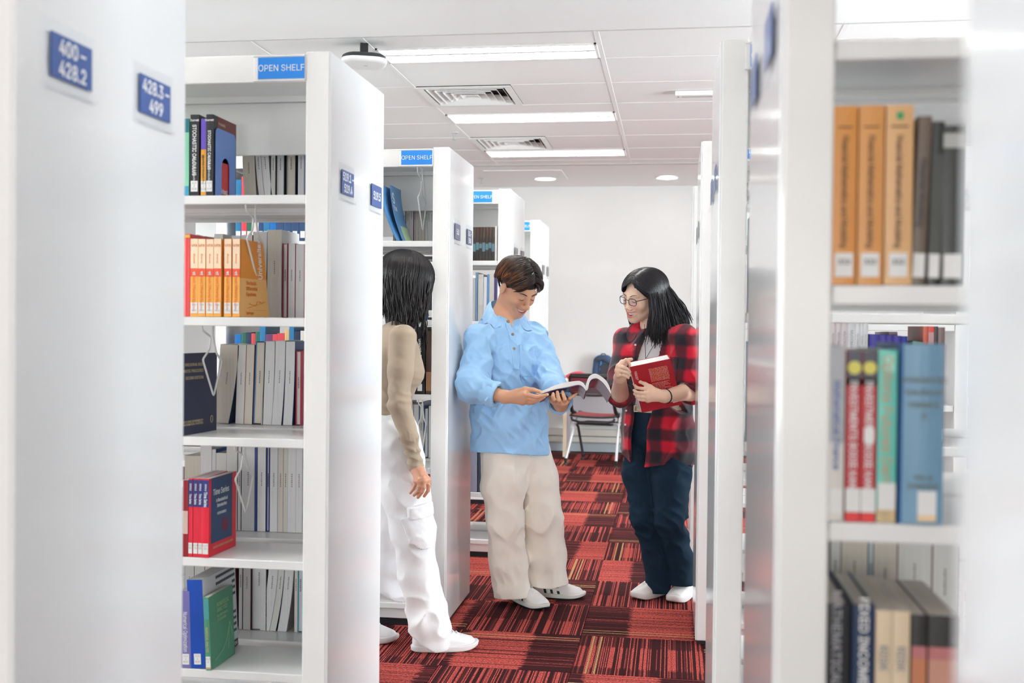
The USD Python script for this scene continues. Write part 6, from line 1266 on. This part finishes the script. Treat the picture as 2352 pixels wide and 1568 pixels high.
    def top(p):
        d = np.maximum(top_(p), np.where(np.linalg.norm(p-wr, axis=1) < .12, (p-wr) @ ua - .004, -1)); d = np.maximum(d, np.where(np.linalg.norm(p-el2, axis=1)*0+p[:, 0]*0 > 1, 0, -1))
        tz = np.maximum(wa[2]-.01-p[:, 2], -1); body_near = np.linalg.norm((p-wa)[:, :2], axis=1) < .15; arm_d = np.minimum(chain(p, [(el, .05), (wr, .045)], .02), chain(p, [(el2, .05), (wr2, .05)], .02)); d = np.maximum(d, np.where(arm_d > 0, tz, -1))
        return np.maximum(d, -cone(p, nb-V(0, 0, .01), nb+V(0, 0, .1), .05, .075))
    obj('top', iso(top, *bounds(sh, sh2, el, el2, wr, wr2, wa, nb, ch+fB*.1, m=.13), .0046, slack=2.6), M['tan'], t, smooth=True)
    # white cargo trousers
    hR, hL = at(905, 1030, 4.25), at(905, 1030, 4.42); kR, kL = at(948, 1215, 4.24), at(900, 1220, 4.44); aR, aL = at(990, 1468, 4.235), at(878, 1466, 4.44)
    def legs(p):
        d = echain(p, [(wa+V(0, 0, .01), .122, .088), (hp, .150, .105), (at(908, 1060, 4.34), .165, .115)], sB, .05)
        a = chain(p, [(hR, .095), (at(932, 1130, 4.24), .090), (kR, .083), (at(962, 1330, 4.24), .073), (at(985, 1425, 4.235), .082), (aR, .074)], .03); b = chain(p, [(hL, .095), (kL, .085), (aL, .08)], .03)
        d = smin(smin(d, a, .03), b, .02); kn = np.exp(-((p[:, 2]-.16)/.10)**2)
        return d + .008*nz(p, (9, 9, 4), 51) + (.018+.030*kn)*np.abs(nz(p @ np.array([[1, 0, .7], [0, 1, .2], [-.6, 0, 1]]), (13, 13, 12), 52, 1)) - .005
    slope = V(-.55, 0, -.83)
    def cargo(p): hz = (p-at(990, 1478, 4.235)) @ slope; return np.maximum(np.maximum(legs(p), np.where(p[:, 2] < .25, hz, -1)), np.maximum(p[:, 2]-wa[2]-.03, .012-p[:, 2]))
    obj('trousers', iso(cargo, *bounds(wa, kR, kL, aR, aL, m=.14), .005, slack=2.6), M['cargo'], t, smooth=True)
    def patch(name, quad, th, h=.004, mat=M['cargo']):                                      # a piece of cloth lying on the leg, outlined by four pixels
        q = [on_surface(legs, x, y, 3.95, 4.5) for x, y in quad]; ctr = np.mean(q, 0); X_ = (q[1]-q[0]+q[2]-q[3])/2; Z_ = (q[0]-q[3]+q[1]-q[2])/2; hx, hz = np.linalg.norm(X_)/2, np.linalg.norm(Z_)/2
        X_ /= np.linalg.norm(X_); Z_ = Z_-X_*np.dot(X_, Z_); Z_ /= np.linalg.norm(Z_); Rb = np.stack([X_, np.cross(Z_, X_), Z_])
        def fn(p): d = legs(p); return smax(np.maximum(d-th-.006*nz(p, (30, 30, 30), 60), -(d+.014)), obox(p, ctr, (hx, .09, hz), Rb, .008), .006)
        return obj(name, iso(fn, *bounds(*q, m=.06), h), mat, t, smooth=True)
    pk = patch('cargo_pocket', [(938, 1188), (996, 1170), (1003, 1262), (957, 1268)], .011); patch('pocket_flap', [(931, 1166), (988, 1148), (993, 1180), (940, 1194)], .016)
    shoe(t, (-.752, 4.315), (-1.005, 4.225), 'flat', (.80, .80, .81), (.82, .82, .83), .10); shoe(t, (-1.082, 4.325), (-1.34, 4.36), 'flat', (.80, .80, .81), (.82, .82, .83), .10)
    return t
girl()
# ---------------------------------------------------------------- desk, chair and bags by the back wall
M['desk'] = P('desk_white', (.80, .79, .77), .4); M['edge'] = P('desk_edge_beech', srgb(222, 204, 178), .5)
t = thing('desk', 'white study desk with beech-edged side panel against the back wall', 'desk')
obj('desk_top', cbx(-1.42, .45, 10.70, 11.20, .712, .736, .003), M['desk'], t)
obj('edge_band', cbx(-1.42, .45, 10.697, 10.701, .712, .736, .001), M['edge'], t)
for x in (-1.03, .40):
    obj('side_panel', cbx(x-.018, x+.018, 10.744, 11.16, .004, .712, .002), C(srgb(196, 190, 190), .5), t); obj('panel_edge', cbx(x-.0185, x+.0185, 10.738, 10.745, .003, .712, .001), M['edge'], t)
obj('modesty_panel', cbx(-1.0, .38, 11.12, 11.138, .30, .70, .002), C(srgb(190, 188, 192), .5), t)
M['chrome'] = P('chair_leg_grey', (.74, .75, .77), .3, metallic=.3); M['cblack'] = P('chair_black', (.014, .013, .014), .45)
M['mesh_red'] = noisy('chair_mesh_red', srgb(150, 62, 66), srgb(190, 92, 92), (170, 170, 170), .7)
M['mesh_back'] = usdkit.material(stage, LK + 'chair_back_mesh', {'t': ('transparent_bsdf', {}), 'd': ('principled_bsdf', {'base_color': (.075, .03, .04), 'roughness': .7}), 'x': ('mix_closure', {'fac': .62})}, [('t.BSDF', 'x.closure1'), ('d.BSDF', 'x.closure2')], surface='x.closure')
t = thing('chair', 'black framed office chair with red mesh seat and slanted silver legs by the desk', 'chair', (-.668, 10.345, 0), math.radians(-14.5))
for s in (-1, 1):
    obj('rear_leg', tube([V(s*.205, -.03, .475), V(s*.243, -.235, .055)], .0135, 10), M['chrome'], t, smooth=40)
    obj('front_leg', tube([V(s*.205, -.10, .40), V(s*.215, .02, .33), V(s*.240, .235, .05)], .0125, 10), C((.06, .05, .06), .4), t, smooth=40)
    for y in (-.243, .24):
        obj('glide', lathe([(0, 0.001), (.019, .001), (.017, .014), (.009, .02), (.011, .032), (.014, .036), (.014, .062), (0, .062)], 14, (s*.244, y, 0)), M['cblack'], t, smooth=40)
    P_ = [V(s*.205, -.07, .455), V(s*.213, -.17, .50), V(s*.208, -.215, .58), V(s*.203, -.235, .66)]
    obj('back_support', tube(P_, [.020, .018, .015, .013], 8), M['cblack'], t, smooth=50)
    obj('pivot', lathe([(0, -.02), (.018, -.02), (.018, .02), (0, .02)], 14, (s*.212, -.045, .47)), C((.3, .32, .36), .3), t)
g0 = np.array([[V(x*.215, -.205+.40*v-.0, .462 + .018*math.sin(math.pi*v)*(1) - .020*(1-x*x)*.6 - .035*max(0, v-.75)*4*.4) for x in np.linspace(-1, 1, 13)] for v in np.linspace(0, 1, 11)])
obj('seat', sheet_solid(g0, V(0, 0, 5), .004, 1), M['mesh_red'], t, smooth=True)
i0 = np.vstack([g0[0], g0[1:-1, -1], g0[-1][::-1], g0[1:-1, 0][::-1]]); obj('seat_frame', tube(i0-V(0, 0, .004), .0105, 7, closed=True), M['cblack'], t, smooth=50)
obj('under_frame', [tube([V(-.20, -.20, .415), V(-.12, -.212, .398), V(.12, -.212, .398), V(.20, -.20, .415)], .0115, 8), cbx(-.16, .18, -.19, .12, .372, .388, .004), tube([V(-.21, -.19, .44), V(-.2, -.2, .415)], .011, 6), tube([V(.21, -.19, .44), V(.2, -.2, .415)], .011, 6)], M['cblack'], t, smooth=40)
obj('cross_bar', tube([V(-.218, -.112, .385), V(.218, -.112, .385)], .011, 10), M['chrome'], t, smooth=40)
def bk_(x, z): return V(x, -.235 - .030*(1-(x/.21)**2) - .04*(z-.66)/.18, z)
rim = [bk_(x, .665-.012*(1-(x/.2)**2)) for x in np.linspace(-.192, .192, 9)] + [bk_(.203, z) for z in np.linspace(.69, .815, 5)] + [bk_(x, .838+.006*(1-(x/.2)**2)) for x in np.linspace(.185, -.185, 9)] + [bk_(-.203, z) for z in np.linspace(.815, .69, 5)]
obj('back_frame', tube(rim, .012, 8, closed=True), M['cblack'], t, smooth=50)
obj('back_top_band', tube([bk_(x, .826) for x in np.linspace(-.19, .19, 9)], .016, 8), M['cblack'], t, smooth=50)
gb = np.array([[bk_(x, z) for x in np.linspace(-.195, .195, 13)] for z in np.linspace(.668, .832, 7)]); obj('back_mesh', sheet_solid(gb, V(0, 5, .7), .003, -1), M['mesh_back'], t, smooth=True)
# red cushion-like bag, backpack, charger
bp = at(1334, 872, 10.90)
def bag(p):
    q = p - V(bp[0], 10.95, .737); x = q[:, 0]; w = .20; u = np.clip(x/w, -1, 1); hh = .088*np.clip(1-np.abs(u+.10)**1.6, 0, 1)*np.clip(1.05-.25*u, 0, 2) + .004; dd = .11*np.sqrt(np.clip(1-u*u, .02, 1))
    d = np.maximum((np.sqrt((q[:, 1]/dd)**2 + (np.maximum(q[:, 2], 0)/hh)**2)-1)*.04, np.abs(x)-w); return np.maximum(d, .002-q[:, 2]) + .004*nz(p, (14, 14, 14), 70)
t = thing('pouch', 'soft bright red pouch lying on the study desk in front of the backpack', 'pouch')
obj('body', iso(bag, V(bp[0]-.26, 10.75, .72), V(bp[0]+.26, 11.1, .87), .006, slack=3), noisy('pouch_red', srgb(226, 60, 82), srgb(240, 84, 104), (14, 14, 14), .6), t, smooth=True)
obj('zip', tube([V(bp[0]+x, 10.85+.02*abs(x)*4, .765+.02*(1-(x/.2)**2)) for x in np.linspace(-.16, .16, 9)], .003, 5), C(srgb(200, 40, 62), .5), t)
bq = at(1384, 866, 11.06); Z0 = .738; bx_ = bq[0]
RB = np.eye(3)
def pack(p):
    q = p-V(bx_, 11.06, Z0); w = .112*np.interp(q[:, 2], [0, .12, .22, .26], [1, .98, .86, .70])
    d = obox(q/np.stack([w/.112, np.ones(len(q)), np.ones(len(q))], 1), (0, 0, .130), (.112, .065, .129), RB, .055); return d + .006*nz(p, (16, 16, 16), 72)
t = thing('backpack', 'dark blue and black backpack standing on the study desk against the wall', 'backpack', (0, .09, 0))
obj('body', iso(pack, V(bx_-.15, 10.93, .72), V(bx_+.15, 11.18, 1.03), .006), noisy('pack_navy', srgb(34, 50, 74), srgb(62, 92, 130), (9, 9, 9), .7), t, smooth=True)
def pocket(p): q = p-V(bx_+.028, 11.0, Z0); return obox(q, (0, 0, .085), (.068, .030, .085), RB, .028) + .004*nz(p, (20, 20, 20), 73)
obj('front_pocket', iso(pocket, V(bx_-.06, 10.94, .72), V(bx_+.12, 11.06, .94), .005), C((.02, .024, .032), .7), t, smooth=True)
obj('side_panel', tube([V(bx_-.02, 10.988, Z0+.03), V(bx_-.025, 10.985, Z0+.12), V(bx_-.02, 10.992, Z0+.20)], [.012, .014, .01], 6), C(srgb(60, 110, 170), .6), t, smooth=True)
obj('strap', tube([V(bx_-.06, 10.99, Z0+.20), V(bx_+.0, 10.97, Z0+.215), V(bx_+.07, 10.99, Z0+.17), V(bx_+.10, 11.0, Z0+.06)], .010, 6), C((.025, .027, .03), .7), t, smooth=True)
obj('handle', tube([V(bx_-.03, 11.05, Z0+.25), V(bx_-.015, 11.05, Z0+.272), V(bx_+.015, 11.05, Z0+.272), V(bx_+.03, 11.05, Z0+.25)], .006, 6), C((.02, .02, .022), .7), t, smooth=True)
obj('buckle', cbx(bx_+.055, bx_+.070, 10.955, 10.968, Z0+.02, Z0+.055, .003), C((.6, .6, .58), .4), t)
cx_ = at(1291, 876, 10.85)[0]
t = thing('power_adapter', 'flat white power adapter with thin looped cable on the desk beside the blue sleeve', 'adapter')
obj('case', cbx(cx_-.085, cx_+.065, 10.715, 10.80, .737, .772, .006), M['desk'], t)
obj('cable', tube([V(cx_-.05, 10.77, .77), V(cx_-.055, 10.78, .80), V(cx_-.03, 10.79, .822), V(cx_+.02, 10.80, .81), V(cx_+.055, 10.81, .765), V(cx_+.075, 10.82, .742)], .002, 6), M['desk'], t, smooth=True)
obj('print', bx(cx_-.01, cx_+.015, 10.7143, 10.715, .752, .757), M['grey'], t)
